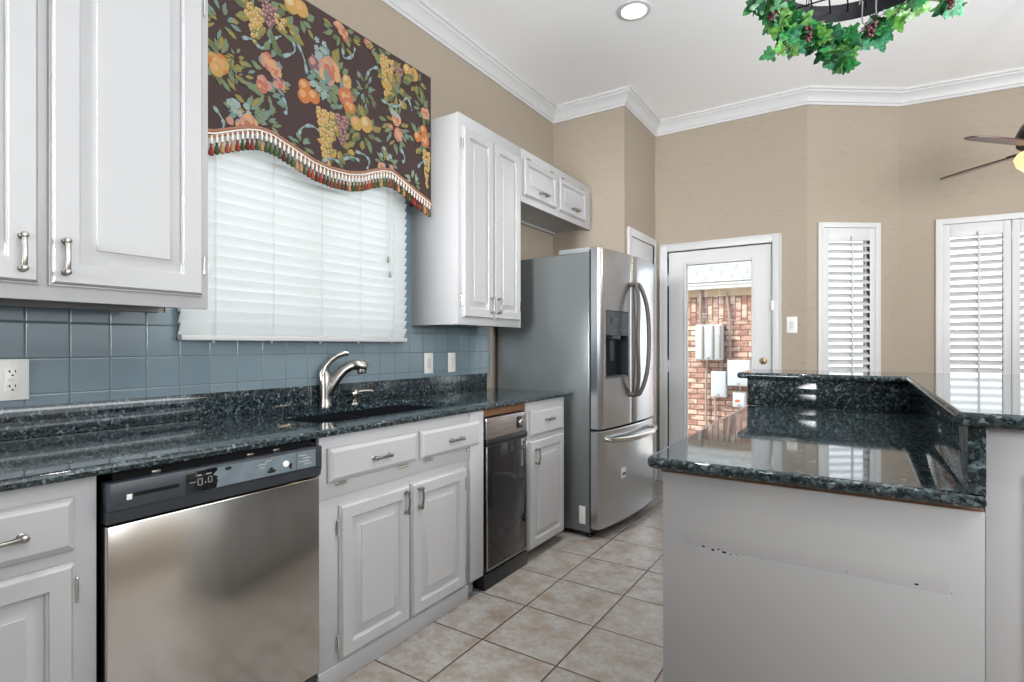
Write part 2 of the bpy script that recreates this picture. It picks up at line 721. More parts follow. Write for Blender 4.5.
structure(MB(FR_R).wall(0, (A2 - A1).length, 0, CEIL, .14, [WR]).build('wall_right', M_wall, smooth=False), 'tan bay wall with the wide double shuttered window', 'wall')
structure(MB(frame(EAST, 0, -PI / 2)).wall(-A2.y, -REAR, 0, CEIL, .14, [(-3.8, .4, 1.3, 2.75)]).build('wall_east', M_wall, smooth=False), 'tan wall with a wide unseen opening added for daylight', 'wall')  # opening added to the out-of-view wall to let daylight in
structure(MB(frame(0, REAR, PI)).wall(-EAST, 0, 0, CEIL, .14).build('wall_rear', M_wall, smooth=False), 'plain tan wall behind the kitchen', 'wall')

# backsplash tiles, around the window and under the cabinets
mb = MB(LEFT(.008))
mb.wall(-.6, 3.10, 1.03, 2.10, .008, [(-.7, 1.03, 1.37, 2.2), (2.42, 3.2, 1.37, 2.2), (KW[0], KW[1], KW[2], 2.2)])
structure(mb.build('wall_left_tiles', M_tile, smooth=False), 'blue grey square glazed backsplash tiles above the sink counter', 'backsplash')

# crown moulding
prof = [(0, -.118), (.010, -.118), (.012, -.100), (.020, -.096), (.026, -.080), (.040, -.055), (.058, -.038), (.064, -.034), (.066, -.022), (.078, -.016), (.082, 0), (0, 0)]
path = [(0, REAR), (0, 4.168), (.655, 4.168), (.655, 4.94), (A0.x, A0.y), (A1.x, A1.y), (A2.x, A2.y), (EAST, REAR)]
mb = MB()
inner = {}
closed_cw = path                                     # clockwise seen from above: room lies on the right
for i, (d, z) in enumerate(prof):
    q = offset_poly(closed_cw, -d)
    inner[i] = [(p[0], p[1], CEIL + z) for p in q]
n = len(path)
vs = [[mb.V(inner[i][k]) for i in range(len(prof))] for k in range(n)]
for k in range(n):
    k2 = (k + 1) % n
    for i in range(len(prof)):
        j = (i + 1) % len(prof)
        mb.F([vs[k][i], vs[k][j], vs[k2][j], vs[k2][i]])
structure(mb.build('trim_1', M_trim, ang=25), 'white crown moulding running around the top of the walls', 'crown moulding')

# baseboards at the back
mb = MB(FR_B)
for a, b in ((.655, .704), (1.705, A0.x)):
    mb.box(a, b, -.014, 0, 0, .10, .003)
structure(mb.build('baseboard_back', M_trim), 'white baseboard beside the exterior door', 'baseboard')
mb = MB(FR_A)
mb.box(0.01, lenA - .01, -.014, 0, 0, .10, .003)
structure(mb.build('baseboard_bay', M_trim), 'white baseboard under the narrow bay window', 'baseboard')
mb = MB(FR_R)
mb.box(0.01, 2.7, -.014, 0, 0, .10, .003)
structure(mb.build('baseboard_right', M_trim), 'white baseboard under the double shuttered window', 'baseboard')

# ------------------------------------------------------------------ kitchen window (frame, sash, glass)
win = thing('window_1', 'kitchen window over the sink behind the closed white blind', 'window', (0, 1.69, KW[2]), 0, None, 'structure')
mb = MB(LEFT(0))
y0, y1, z0, z1 = KW
for a, b, c, d in ((y0, y0 + .04, z0, z1), (y1 - .04, y1, z0, z1), (y0 + .04, y1 - .04, z0, z0 + .04), (y0 + .04, y1 - .04, z1 - .04, z1), (1.67, 1.71, z0 + .04, z1 - .04)):
    mb.box(a, b, .06, .10, c, d, .004)
mb.build('window_frame', M_trim, win)
MB(LEFT(0)).box(y0 + .04, y1 - .04, .078, .084, z0 + .04, z1 - .04).build('window_glass', M_glass, win)

# ------------------------------------------------------------------ the exterior door
dr = thing('door_1', 'white exterior door with a full glass lite and round brass deadbolt', 'door', (1.2, 4.96, 0), 0, None, 'structure')
mb = MB(FR_B)
mb.wall(DOOR[0] + .004, DOOR[1] - .004, .012, DOOR[3] - .004, .042, [(.94, 1.48, .22, 1.966)])
for v in mb.bm.verts:
    v.co.y += .012
mb.build('door_slab', M_trim, dr, smooth=False)
mb = MB(FR_B)
for a, b, c, d in ((.915, .94, .195, 1.991), (1.48, 1.505, .195, 1.991), (.94, 1.48, .195, .22), (.94, 1.48, 1.966, 1.991)):
    mb.box(a, b, .002, .014, c, d, .004)
mb.build('glass_stop', M_trim, dr)
MB(FR_B).box(.94, 1.48, .030, .036, .22, 1.966).build('door_glass', M_glass, dr)
mb = MB(FR_B)
mb.lathe([(.030, 0), (.030, .006), (.026, .012), (.014, .014), (.014, .022), (.011, .024)], (1.573, .012, 1.115), 'Y', 24)
tag(mb.build('deadbolt', M_brass, dr), 'round brass deadbolt', None)
mb = MB(FR_B)
mb.lathe([(.030, 0), (.030, .006), (.014, .012), (.012, .03), (.026, .045), (.028, .058), (.018, .068)], (1.573, .012, .93), 'Y', 24)
mb.build('door_knob', M_brass, dr)
for z in (1.84, 1.06, .25):
    mb = MB(FR_B)
    mb.box(.768, .782, -.006, .012, z - .05, z + .05, .003)
    mb.tube([(.776, -.008, z - .055), (.776, -.008, z + .055)], .006, 8)
    mb.build('hinge', M_trim, dr)
fr = thing('trim_2', 'white casing around the glazed exterior door', 'door casing', (1.2, 4.94, 0), 0, None, 'structure')
mb = MB(FR_B)
for a, b, c, d in ((.704, .772, 0, 2.165), (1.643, 1.712, 0, 2.165), (.772, 1.643, 2.098, 2.165)):
    mb.box(a, b, -.018, 0, c, d, .004)
for a, b, c, d in ((.704, .716, 0, 2.165), (1.700, 1.712, 0, 2.165), (.704, 1.712, 2.153, 2.165)):
    mb.box(a, b, -.026, -.016, c, d, .003)
mb.build('casing', M_trim, fr)
mb = MB(FR_B)
mb.box(.760, .775, 0, .15, 0, 2.095)
mb.box(1.64, 1.655, 0, .15, 0, 2.095)
mb.box(.760, 1.655, 0, .15, 2.095, 2.11)
mb.build('jamb', M_trim, fr)
tag(MB(FR_B).box(1.632, 1.655, -.024, -.012, 1.535, 1.615, .003).build('contact_sensor', M_plate, fr), 'small ivory door contact', None)
tag(MB(FR_B).box(.772, 1.643, -.02, .15, 0, .012, .003).build('threshold', M_nickel, fr), 'metal threshold', None)

# ------------------------------------------------------------------ the pantry door
pd = thing('door_2', 'white pantry door half hidden behind the refrigerator', 'door', (.66, 4.58, 0), 0, None, 'structure')
mb = MB(LEFT(.655))
for a, b, c, d in ((4.225, 4.285, 0, 2.215), (4.865, 4.925, 0, 2.215), (4.285, 4.865, 2.15, 2.215)):
    mb.box(a, b, -.02, 0, c, d, .004)
mb.build('door_frame', M_trim, pd)
mb = MB(LEFT(.655))
mb.box(4.289, 4.861, -.006, 0, .01, 2.147, .002)
for c, d in ((.15, .95), (1.08, 2.02)):
    for a, b in ((4.37, 4.54), (4.61, 4.78)):
        mb.rings(a, b, c, d, -.006, [(0, 0), (0, .001), (.012, -.0), (.02, .003), (.05, .006), (.052, .006)])
mb.build('door_panel', M_trim, pd)
mb = MB(LEFT(.655))
mb.lathe([(.026, 0), (.026, .006), (.012, .012), (.012, .03), (.025, .044), (.026, .056), (.016, .064)], (4.34, -.006, .95), 'Y', 20)
mb.build('door_knob', M_brass, pd)


# ------------------------------------------------------------------ shutters
def shutter_window(nm, FRM, hole, casing, panels, lab, shut_labels):
    h0, h1, z0, z1 = hole
    w = thing(nm, lab, 'window', tuple(FRM @ Vector(((h0 + h1) / 2, 0, z0))), 0, None, 'structure')
    mb = MB(FRM)
    c0, c1, cz0, cz1 = casing
    for a, b, c, d in ((c0, h0 + .004, cz0, cz1), (h1 - .004, c1, cz0, cz1), (h0, h1, z1 - .004, cz1), (h0, h1, cz0, z0 + .004)):
        mb.box(a, b, -.018, .002, c, d, .004)
    mb.box(h0 - .008, h0, 0, .14, z0, z1)
    mb.box(h1, h1 + .008, 0, .14, z0, z1)
    mb.box(h0, h1, 0, .14, z1, z1 + .008)
    mb.box(h0, h1, 0, .14, z0 - .008, z0)
    mb.build('window_frame', M_trim, w)
    MB(FRM).box(h0, h1, .105, .110, z0, z1).build('window_glass', M_glass, w)
    for (a, b), lb in zip(panels, shut_labels):
        t = thing('plantation_shutter', lb, 'shutter', tuple(FRM @ Vector(((a + b) / 2, .012, z0 + .004))), 0, 'louvred shutters of the bay')
        st = .048
        zt, zb = z1 - .006, z0 + .006
        mb = MB(FRM)
        for p, q, c, d in ((a, a + st, zb, zt), (b - st, b, zb, zt), (a + st, b - st, zt - .10, zt), (a + st, b - st, zb, zb + .10)):
            mb.box(p, q, -.012, .016, c, d, .003)
        mb.build('shutter_frame', M_louver, t)
        mb = MB(FRM)
        lo, hi = zb + .10, zt - .10
        n = round((hi - lo) / .0590)
        p = (hi - lo) / n
        for k in range(n):
            zc = lo + p * (k + .5)
            L = .066
            ang = R(37)
            rr = []
            for x in (a + st + .001, b - st - .001):
                ring = []
                for s in range(12):
                    th = 2 * PI * s / 12
                    u, v = L / 2 * math.cos(th), .0055 * math.sin(th)
                    ring.append((x, .006 - u * math.cos(ang) - v * math.sin(ang), zc - u * math.sin(ang) + v * math.cos(ang)))
                rr.append(ring)
            mb.loft(rr)
        mb.build('louver', M_louver, t)
        mb = MB(FRM)
        xc = (a + b) / 2 + .012
        mb.box(xc - .0065, xc + .0065, -.034, -.022, lo + .02, hi + .03, .002)
        mb.build('tilt_rod', M_louver, t)
        for zz in (zb + .12, zt - .12):
            MB(FRM).box(a - .004, a + .005, -.016, -.010, zz - .03, zz + .03, .001).build('hinge', M_trim, t)


shutter_window('window_2', FR_A, WA, (.085, .604, .58, 2.233), [(.128, .562)], 'narrow window of the angled bay wall',
               ['white louvred shutter in the narrow window of the angled wall'])
shutter_window('window_3', FR_R, WR, (.232, 1.165, .58, 2.236), [(.278, .690), (.694, 1.117)], 'wide window of the bay at the edge of the view',
               ['white louvred shutter, first panel of the wide bay window', 'white louvred shutter cut by the edge of the view'])

# ------------------------------------------------------------------ venetian blind over the sink
bl = thing('window_blind', 'closed white venetian blind hanging over the sink window', 'blind', (.03, 1.69, 1.262), 0)
mb = MB(LEFT(.036))
nsl = 25
for k in range(nsl):
    zc = 1.312 + .0452 * k
    ang = R(64)
    rr = []
    for y in (1.068, 2.308):
        ring = []
        for s in range(10):
            th = 2 * PI * s / 10
            u, v = .0305 * math.cos(th), .0014 * math.sin(th)
            # inner edge up, with a slight crown
            ring.append((y, -u * math.cos(ang) + v * math.sin(ang) - .0018 * math.sin(th) ** 2, zc + u * math.sin(ang) + v * math.cos(ang)))
        rr.append(ring)
    mb.loft(rr)
mb.build('slat', M_slat, bl)
MB(LEFT(.036)).box(1.068, 2.308, -.020, .020, 1.262, 1.286, .005).build('bottom_rail', M_louver, bl)
MB(LEFT(.036)).box(1.068, 2.308, -.024, .024, 2.43, 2.48, .004).build('head_rail', M_louver, bl)
mb = MB(LEFT(.036))
for y in (1.20, 1.46, 1.72, 1.96, 2.20):
    for f in (-.021, ):
        mb.tube([(y, f, 1.27), (y, f, 2.44)], .0012, 5)
    mb.ball((y, 0, 1.258), .006, 8)
mb.build('ladder_cord', M_cord, bl)
mb = MB(LEFT(.036))
mb.tube([(2.14, -.030, 2.44), (2.142, -.032, 1.95), (2.145, -.032, 1.72)], .0018, 6)
mb.tube([(2.165, -.030, 2.44), (2.163, -.032, 2.0), (2.160, -.032, 1.64)], .0018, 6)
mb.build('pull_cord', M_cord, bl)
for y, z in ((2.145, 1.70), (2.160, 1.62)):
    mb = MB(LEFT(.036))
    mb.lathe([(.003, .035), (.006, .02), (.007, .004), (.004, 0)], (y, -.032, z), 'Z', 10)
    mb.build('cord_weight', M_nickel, bl)

# ------------------------------------------------------------------ valance with printed fruit and tassels
SC = [(1.02, 2.050), (1.124, 2.062), (1.16, 2.082), (1.21, 2.112), (1.26, 2.124), (1.32, 2.118), (1.40, 2.085), (1.50, 2.035), (1.60, 1.995),
      (1.72, 1.968), (1.84, 1.968), (1.94, 1.992), (2.02, 2.022), (2.09, 2.042), (2.15, 2.045), (2.21, 2.040), (2.28, 2.020), (2.34, 1.998), (2.39, 1.985)]
CAMX, CAMZ, TH = 2.27, 1.24, R(32.9)


def px_left(px, py, x):
    """where a sight line meets a plane parallel to the left wall (used to lay out the printed cloth)"""
    a, b = (px - 512) / FPX, (346 - py) / FPX
    r = Vector((-math.sin(TH) + math.cos(TH) * a, math.cos(TH) + math.sin(TH) * a, b))
    t = (x - CAMX) / r.x
    return t * r.y, CAMZ + t * r.z


# the scalloped hem, read from the photograph
hem_px = [(25, 65), (100, 55), (180, 45), (240, 48), (300, 70), (360, 110), (420, 150), (480, 190), (560, 225), (640, 245), (700, 245), (740, 235), (790, 228), (830, 235), (880, 275), (930, 320), (1005, 378)]
SC = [px_left(205 + a / 4.452, 120 + b / 4.452, .16) for a, b in hem_px]
SC = [(1.02, SC[0][1] - .01)] + SC
SC[-1] = (2.392, SC[-1][1])


def hem(y):
    for (a, za), (b, zb) in zip(SC, SC[1:]):
        if y <= b:
            t = max(0, (y - a) / (b - a))
            return za + (zb - za) * t
    return SC[-1][1]


VY0, VY1, VZ1, VX = 1.02, 2.392, 2.80, .16
va = thing('window_valance', 'dark brown valance printed with fruit and flowers above the sink window', 'valance', (VX, 1.70, 2.0), 0)
mb = MB()
ys = [VY0 + (VY1 - VY0) * i / 60 for i in range(61)]
front = [(VX, y, hem(y)) for y in ys] + [(VX, VY1, VZ1), (VX, VY0, VZ1)]
back = [(VX - .014, y, z) for _, y, z in front]
mb.loft([front, back])
mb.box(.0, VX - .014, VY1 - .014, VY1, hem(VY1) + .01, VZ1)
mb.box(.0, VX - .014, VY0, VY0 + .014, hem(VY0) + .01, VZ1)
mb.box(.0, VX - .014, VY0 + .014, VY1 - .014, VZ1 - .014, VZ1)

P_COL = dict(brown=(.060, .040, .038), gold=(.40, .25, .08), orange=(.42, .15, .05), coral=(.36, .13, .09), pink=(.40, .22, .17), plum=(.17, .10, .11),
             olive=(.20, .18, .065), sage=(.14, .19, .12), teal=(.14, .22, .21), mist=(.24, .32, .315), cream=(.46, .36, .21), leaf=(.10, .13, .07), peach=(.48, .27, .14))
P_ORD = list(P_COL)
P_MATS = [plain('valance_cloth_' + k, c, .85, 0, .2, .18, 120) for k, c in P_COL.items()]
rng = random.Random(7)
_layer = [0]


def patch(pts, col):
    """a printed shape: one flat polygon just on the cloth"""
    for y, z in pts:
        if y < VY0 + .002 or y > VY1 - .002 or z > VZ1 - .004 or z < hem(y) + .004:
            return
    _layer[0] += 1
    x = VX + .0003 + .0000035 * _layer[0]
    mb.mat(P_ORD.index(col))
    mb.poly([(x, y, z) for y, z in pts])


def blob(y, z, r, col, n=9, wob=.18, sx=1, sz=1):
    patch([(y + r * sx * math.cos(2 * PI * k / n) * (1 + rng.uniform(-wob, wob)), z + r * sz * math.sin(2 * PI * k / n) * (1 + rng.uniform(-wob, wob))) for k in range(n)], col)


def leaf2(y, z, ang, L, W, col, vein=None):
    ca, sa = math.cos(ang), math.sin(ang)
    pr = [(0, 0), (.2, .6), (.42, .75), (.5, 1.0), (.72, .65), (1, 0), (.72, -.65), (.5, -1.0), (.42, -.75), (.2, -.6)]
    patch([(y + (u * L) * ca - v * W / 2 * sa, z + (u * L) * sa + v * W / 2 * ca) for u, v in pr], col)
    if vein:
        patch([(y + u * L * ca - v * sa, z + u * L * sa + v * ca) for u, v in ((.05, .0012), (.85, .0006), (.85, -.0006), (.05, -.0012))], vein)


def rose(y, z, r, c1, c2, c3):
    r *= .84
    for k in range(7):
        a = 2 * PI * k / 7 + rng.random()
        blob(y + .55 * r * math.cos(a), z + .55 * r * math.sin(a), r * .52, c1 if k % 2 else c2)
    for k in range(5):
        a = 2 * PI * k / 5 + rng.random()
        blob(y + .28 * r * math.cos(a), z + .28 * r * math.sin(a), r * .34, c2 if k % 2 else c3)
    blob(y, z, r * .22, c3)


def fruit(y, z, r, c, hi):
    r *= .80
    blob(y, z, r, c, 12, .05)
    blob(y - .25 * r, z + .25 * r, r * .5, hi, 9, .15)


def grapes(y, z, w, h, c, hi):
    w *= .9
    n = int(h / .0175)
    for i in range(n):
        ww = w * (1 - .75 * (i / max(1, n - 1)))
        k = max(1, int(ww / .0155))
        for j in range(k):
            yy = y + (j - (k - 1) / 2) * .0160 + rng.uniform(-.006, .006)
            zz = z - i * .0175 + rng.uniform(-.006, .006)
            blob(yy, zz, .0115, c if rng.random() < .75 else ('olive' if c == 'gold' else 'plum'), 9, .06)
            blob(yy - .003, zz + .004, .0055, hi, 6, .1)


def posy(y, z, r, n=6):
    for k in range(n):
        a = rng.random() * 2 * PI
        d = r * math.sqrt(rng.random())
        for q in range(5):
            b = 2 * PI * q / 5 + a
            blob(y + d * math.cos(a) + .009 * math.cos(b), z + d * math.sin(a) + .009 * math.sin(b), .0065, 'mist', 6)
        blob(y + d * math.cos(a), z + d * math.sin(a), .004, 'gold', 6)


def spray(y, z, r, n, cols, L=.05, W=.024):
    n = int(n * 2.1)
    L *= .82
    W *= .86
    for k in range(n):
        a = 2 * PI * k / n + rng.uniform(-.3, .3)
        c = rng.choice(cols)
        leaf2(y + r * math.cos(a) * rng.uniform(.15, .95), z + r * math.sin(a) * rng.uniform(.15, .95), a + rng.uniform(-.5, .5), L * rng.uniform(.8, 1.25), W * rng.uniform(.8, 1.3), c,
              'olive' if c != 'olive' else 'gold')


def ribbon(pts, w=.017):
    P = [Vector(p) for p in pts]
    # smooth
    Q = []
    for i in range(len(P) - 1):
        p0, p1, p2, p3 = P[max(0, i - 1)], P[i], P[i + 1], P[min(len(P) - 1, i + 2)]
        for s in range(5):
            t = s / 5
            Q.append(.5 * ((2 * p1) + (p2 - p0) * t + (2 * p0 - 5 * p1 + 4 * p2 - p3) * t * t + (3 * p1 - p0 - 3 * p2 + p3) * t ** 3))
    Q.append(P[-1])
    for i in range(len(Q) - 1):
        d = (Q[i + 1] - Q[i])
        if d.length < 1e-5:
            continue
        nrm = Vector((-d.y, d.x)).normalized()
        w0 = w * (.65 + .35 * math.sin(i * .9)) / 2
        w1 = w * (.65 + .35 * math.sin((i + 1) * .9)) / 2
        patch([Q[i] + nrm * w0, Q[i] - nrm * w0, Q[i + 1] - nrm * w1, Q[i + 1] + nrm * w1], 'mist' if i % 3 else 'teal')


def pc(cx, cy):
    """crop position of a motif in the photograph to (y, z) on the cloth"""
    return px_left(200 + cx / 3.1, cy / 3.1, VX)


def rb(*pts):
    ribbon([pc(*p) for p in pts])


LV = ['sage', 'teal', 'olive', 'leaf']
# great bouquet in the middle
rb((332, 230), (322, 180), (300, 130), (285, 105))
rb((305, 420), (318, 395), (345, 390), (370, 405))
spray(*pc(400, 235), .11, 13, ['sage', 'teal', 'olive'], .07, .034)
spray(*pc(450, 320), .09, 9, LV, .06, .03)
spray(*pc(510, 285), .07, 10, LV, .05, .022)
spray(*pc(505, 400), .09, 10, ['olive', 'leaf', 'sage'], .07, .034)
spray(*pc(425, 455), .09, 12, ['olive', 'leaf', 'gold'], .07, .038)
posy(*pc(372, 160), .05, 8)
leaf2(*pc(410, 200), 1.2, .10, .05, 'olive', 'gold')
fruit(*pc(353, 198), .042, 'plum', 'pink')
rose(*pc(402, 222), .075, 'pink', 'peach', 'coral')
spray(*pc(388, 272), .05, 8, ['teal', 'mist', 'sage'], .06, .03)
fruit(*pc(455, 250), .036, 'gold', 'cream')
fruit(*pc(455, 262), .030, 'peach', 'gold')
for p in ((324, 268), (322, 297), (352, 300)):
    fruit(*pc(*p), .042, 'orange', 'peach')
rose(*pc(452, 300), .055, 'orange', 'coral', 'peach')
rose(*pc(462, 328), .045, 'coral', 'orange', 'peach')
grapes(*pc(393, 350), .15, .27, 'gold', 'cream')
grapes(*pc(440, 365), .10, .15, 'plum', 'pink')
fruit(*pc(484, 382), .045, 'gold', 'peach')
fruit(*pc(514, 386), .052, 'gold', 'cream')
# sprig left of the middle
rb((130, 118), (160, 122), (190, 150), (220, 125), (250, 112))
rb((285, 120), (292, 160), (255, 175))
rb((255, 300), (268, 335), (262, 355))
spray(*pc(212, 235), .10, 14, ['sage', 'teal', 'olive'], .05, .022)
spray(*pc(208, 305), .06, 8, ['teal', 'sage'], .06, .026)
rose(*pc(212, 192), .045, 'coral', 'pink', 'peach')
rose(*pc(232, 222), .035, 'pink', 'peach', 'coral')
rose(*pc(196, 262), .042, 'coral', 'pink', 'coral')
rose(*pc(245, 262), .036, 'plum', 'pink', 'coral')
fruit(*pc(185, 270), .018, 'coral', 'peach')
# top left bouquet
spray(*pc(215, 60), .12, 14, ['olive', 'leaf', 'gold', 'sage'], .075, .038)
spray(*pc(305, 55), .06, 9, ['olive', 'sage'], .06, .028)
grapes(*pc(168, 22), .11, .17, 'gold', 'cream')
grapes(*pc(215, 20), .10, .12, 'plum', 'pink')
grapes(*pc(248, 60), .07, .07, 'gold', 'cream')
fruit(*pc(283, 15), .048, 'gold', 'cream')
fruit(*pc(312, 28), .048, 'gold', 'peach')
# far left
spray(*pc(62, 70), .06, 9, ['sage', 'teal', 'olive'], .05, .022)
rb((40, 330), (62, 360), (72, 385), (66, 405))
spray(*pc(60, 200), .07, 10, ['olive', 'sage', 'leaf'], .06, .028)
rose(*pc(56, 195), .050, 'orange', 'gold', 'peach')
fruit(*pc(50, 215), .036, 'gold', 'peach')
spray(*pc(110, 185), .03, 6, ['sage', 'olive'], .035, .014)
# bottom left bouquet
spray(*pc(150, 362), .07, 12, ['sage', 'olive', 'teal'], .06, .026)
posy(*pc(122, 340), .045, 8)
fruit(*pc(98, 385), .044, 'plum', 'pink')
rose(*pc(152, 386), .046, 'pink', 'peach', 'coral')
rose(*pc(128, 392), .03, 'peach', 'pink', 'coral')
spray(*pc(205, 382), .035, 7, ['sage', 'teal'], .05, .02)
# top middle
spray(*pc(440, 105), .08, 12, ['sage', 'olive', 'leaf'], .055, .024)
rose(*pc(440, 92), .040, 'pink', 'peach', 'coral')
rose(*pc(425, 75), .03, 'coral', 'pink', 'peach')
fruit(*pc(448, 118), .025, 'coral', 'peach')
rb((440, 150), (445, 180), (470, 175), (478, 150))
rb((515, 235), (528, 215), (550, 210))
# right bouquet
spray(*pc(590, 230), .10, 12, ['olive', 'leaf', 'sage'], .075, .036)
rose(*pc(520, 132), .036, 'coral', 'peach', 'pink')
spray(*pc(550, 150), .05, 8, ['sage', 'olive'], .05, .022)
grapes(*pc(578, 185), .12, .24, 'gold', 'cream')
grapes(*pc(612, 215), .09, .12, 'plum', 'pink')
fruit(*pc(640, 218), .040, 'gold', 'cream')
fruit(*pc(660, 232), .046, 'gold', 'peach')
spray(*pc(668, 258), .05, 7, ['olive', 'leaf'], .06, .03)
spray(*pc(605, 290), .07, 9, ['olive', 'gold', 'leaf'], .075, .036)
# right sprig
rb((560, 310), (585, 325), (612, 330), (640, 305), (655, 345))
spray(*pc(608, 400), .10, 14, ['sage', 'teal', 'olive'], .055, .024)
rose(*pc(606, 370), .042, 'pink', 'peach', 'coral')
rose(*pc(612, 418), .042, 'coral', 'pink', 'peach')
fruit(*pc(590, 395), .02, 'coral', 'peach')
posy(*pc(600, 355), .03, 4)
rb((620, 460), (632, 490), (625, 505))
# right edge
spray(*pc(690, 340), .06, 8, ['sage', 'leaf'], .06, .028)
spray(*pc(690, 440), .08, 9, ['olive', 'sage', 'leaf'], .07, .03)
rose(*pc(696, 352), .04, 'pink', 'peach', 'coral')
fruit(*pc(672, 425), .036, 'orange', 'peach')
fruit(*pc(690, 405), .036, 'orange', 'peach')
rose(*pc(694, 436), .045, 'orange', 'coral', 'peach')
grapes(*pc(700, 475), .08, .22, 'gold', 'cream')
rb((672, 520), (684, 505), (698, 500))
# along the hem
rb((375, 500), (405, 492), (430, 505))
rb((478, 470), (505, 480), (522, 500), (515, 525))
rb((440, 495), (470, 488), (492, 500))
posy(*pc(570, 490), .05, 8)
spray(*pc(572, 505), .06, 10, ['sage', 'olive', 'teal'], .05, .022)
rose(*pc(560, 518), .03, 'peach', 'pink', 'coral')
rose(*pc(592, 528), .03, 'coral', 'pink', 'coral')
spray(*pc(655, 565), .05, 10, ['sage', 'mist', 'olive'], .045, .018)
spray(*pc(310, 452), .04, 8, ['sage', 'teal'], .045, .018)
spray(*pc(110, 240), .02, 4, ['sage'], .03, .012)
mb.build('printed_cloth', P_MATS, va, smooth=False, recalc=False)

# hem braid and tassels
M_braid = plain('rust_braid', (.33, .17, .11), .8, 0, .2, .3, 200)
M_braid2 = plain('cream_braid', (.82, .76, .68), .8, 0, .2, .2, 200)
br = MB()
br.tube([(VX + .006, y, hem(y) + .012) for y in ys], .0065, 8)
br.tube([(VX + .006, y, hem(y) - .010) for y in ys], .0040, 8)
br.mat(1)
br.tube([(VX + .005, y, hem(y) + .002) for y in ys], .0035, 8)
braid = br.build('fringe_braid', [M_braid, M_braid2], va)
T_COL = [(.27, .055, .04), (.065, .085, .04), (.42, .24, .12), (.13, .04, .03), (.085, .11, .05), (.32, .09, .05)]
T_M = [plain('tassel_thread', c, .9, 0, .1, .3, 300) for c in T_COL]
T_proto = []
for mm in T_M:
    t = MB()
    t.mat(1)
    t.lathe([(.0040, .006), (.0060, -.010), (.0035, -.026)], (0, 0, 0), 'Z', 8)
    t.mat(0)
    t.ball((0, 0, -.030), .0058, 8)
    t.lathe([(.0035, -.034), (.0075, -.044), (.0098, -.062), (.0086, -.070), (.002, -.071)], (0, 0, 0), 'Z', 10)
    o = t.build('tassel', [mm, M_braid2], braid)
    o.data.transform(MW[braid.name])
    T_proto.append(o)
nt = 64
tr = random.Random(3)
off = Vector(MW[braid.name].inverted() @ Vector((0, 0, 0)))
for i in range(nt):
    y = VY0 + .03 + (VY1 - VY0 - .04) * (i + .5) / nt
    k = (0, 1, 3, 0, 1, 2, 5, 4)[i % 8] if tr.random() < .75 else tr.randrange(6)
    src = T_proto[k]
    if src.get('used') is None:
        o = src
        src['used'] = 1
    else:
        o = src.copy()
        COL.objects.link(o)
        o.parent = braid
    o.location = off + Vector((VX + .006, y, hem(y) - .010))
for o in T_proto:
    if o.get('used') is None:
        bpy.data.objects.remove(o)
for o in bpy.data.objects:
    if 'used' in o:
        del o['used']


# ------------------------------------------------------------------ cabinet pieces
def pull(parent, FRM, x, z, yf, L=.075, vert=True, name='handle'):
    mb = MB(FRM)
    h = L / 2
    for s in (-1, 1):
        c = (x, yf, z + s * h) if vert else (x + s * h, yf, z)
        mb.lathe([(.010, -.001), (.010, .003), (.0065, .005), (.0055, .016), (.0085, .018), (.0095, .022), (.0085, .027), (.004, .029)], c, 'Y', 14)
    pts = []
    for i in range(9):
        t = -1 + 2 * i / 8
        d = .021 + .007 * (1 - t * t)
        pts.append((x, yf - d, z + t * h) if vert else (x + t * h, yf - d, z))
    mb.tube(pts, [.0068 - .0014 * (1 - abs(-1 + 2 * i / 8)) for i in range(9)], 8, (1, .8))
    return tag(mb.build(name, M_nickel, parent), 'brushed nickel arched pull', None)


def hinge(parent, FRM, x, z, yf, vert=True):
    mb = MB(FRM)
    if vert:
        mb.box(x - .007, x + .004, yf - .003, yf, z - .024, z + .024, .0012)
        mb.tube([(x, yf - .006, z - .026), (x, yf - .006, z + .026)], .0045, 8)
        mb.ball((x, yf - .006, z + .028), .0045, 8)
        mb.ball((x, yf - .006, z - .028), .0045, 8)
    else:
        mb.box(x - .022, x + .022, yf - .003, yf, z - .007, z + .004, .0012)
        mb.tube([(x - .024, yf - .006, z), (x + .024, yf - .006, z)], .0042, 8)
    return tag(mb.build('hinge', M_chrome, parent), 'small exposed chrome hinge', None)


def carcass(mb, x0, x1, z0, z1, yf, yb, th=.018, top=True, bottom=True):
    mb.box(x0, x0 + th, yf, yb, z0, z1)
    mb.box(x1 - th, x1, yf, yb, z0, z1)
    if bottom:
        mb.box(x0 + th, x1 - th, yf, yb, z0, z0 + th)
    if top:
        mb.box(x0 + th, x1 - th, yf, yb, z1 - th, z1)
    mb.box(x0 + th, x1 - th, yb - .008, yb, z0, z1)


# ------------------------------------------------------------------ wall cabinets
F = LEFT(.36)
wc = thing('wall_cabinet', 'white wall cabinet left of the sink window, two raised panel doors', 'cabinet', (0.18, .4, 1.367), 0)
mb = MB(F)
carcass(mb, -.52, 1.004, 1.385, 2.60, .018, .36)
mb.box(-.52, 1.008, 0, .02, 1.367, 2.60, .002)
mb.box(-.52, 1.004, .33, .359, 1.367, 1.39, .002)
mb.build('body', M_white, wc)
for a, b, hx in ((-.46, .040, .0), (.048, .546, .506), (.566, .986, .600)):
    if a < -.4:
        hx = -.01
    d = MB(F).door(a, b, 1.410, 2.52, 0, .02, .066, .030).build('door', M_white, wc)
    pull(d, F, hx, 1.492, -.018, .088)
    e = b if hx < (a + b) / 2 else a
    for z in (1.515, 2.405):
        hinge(d, F, e + (.004 if e == b else -.004), z, -.004)

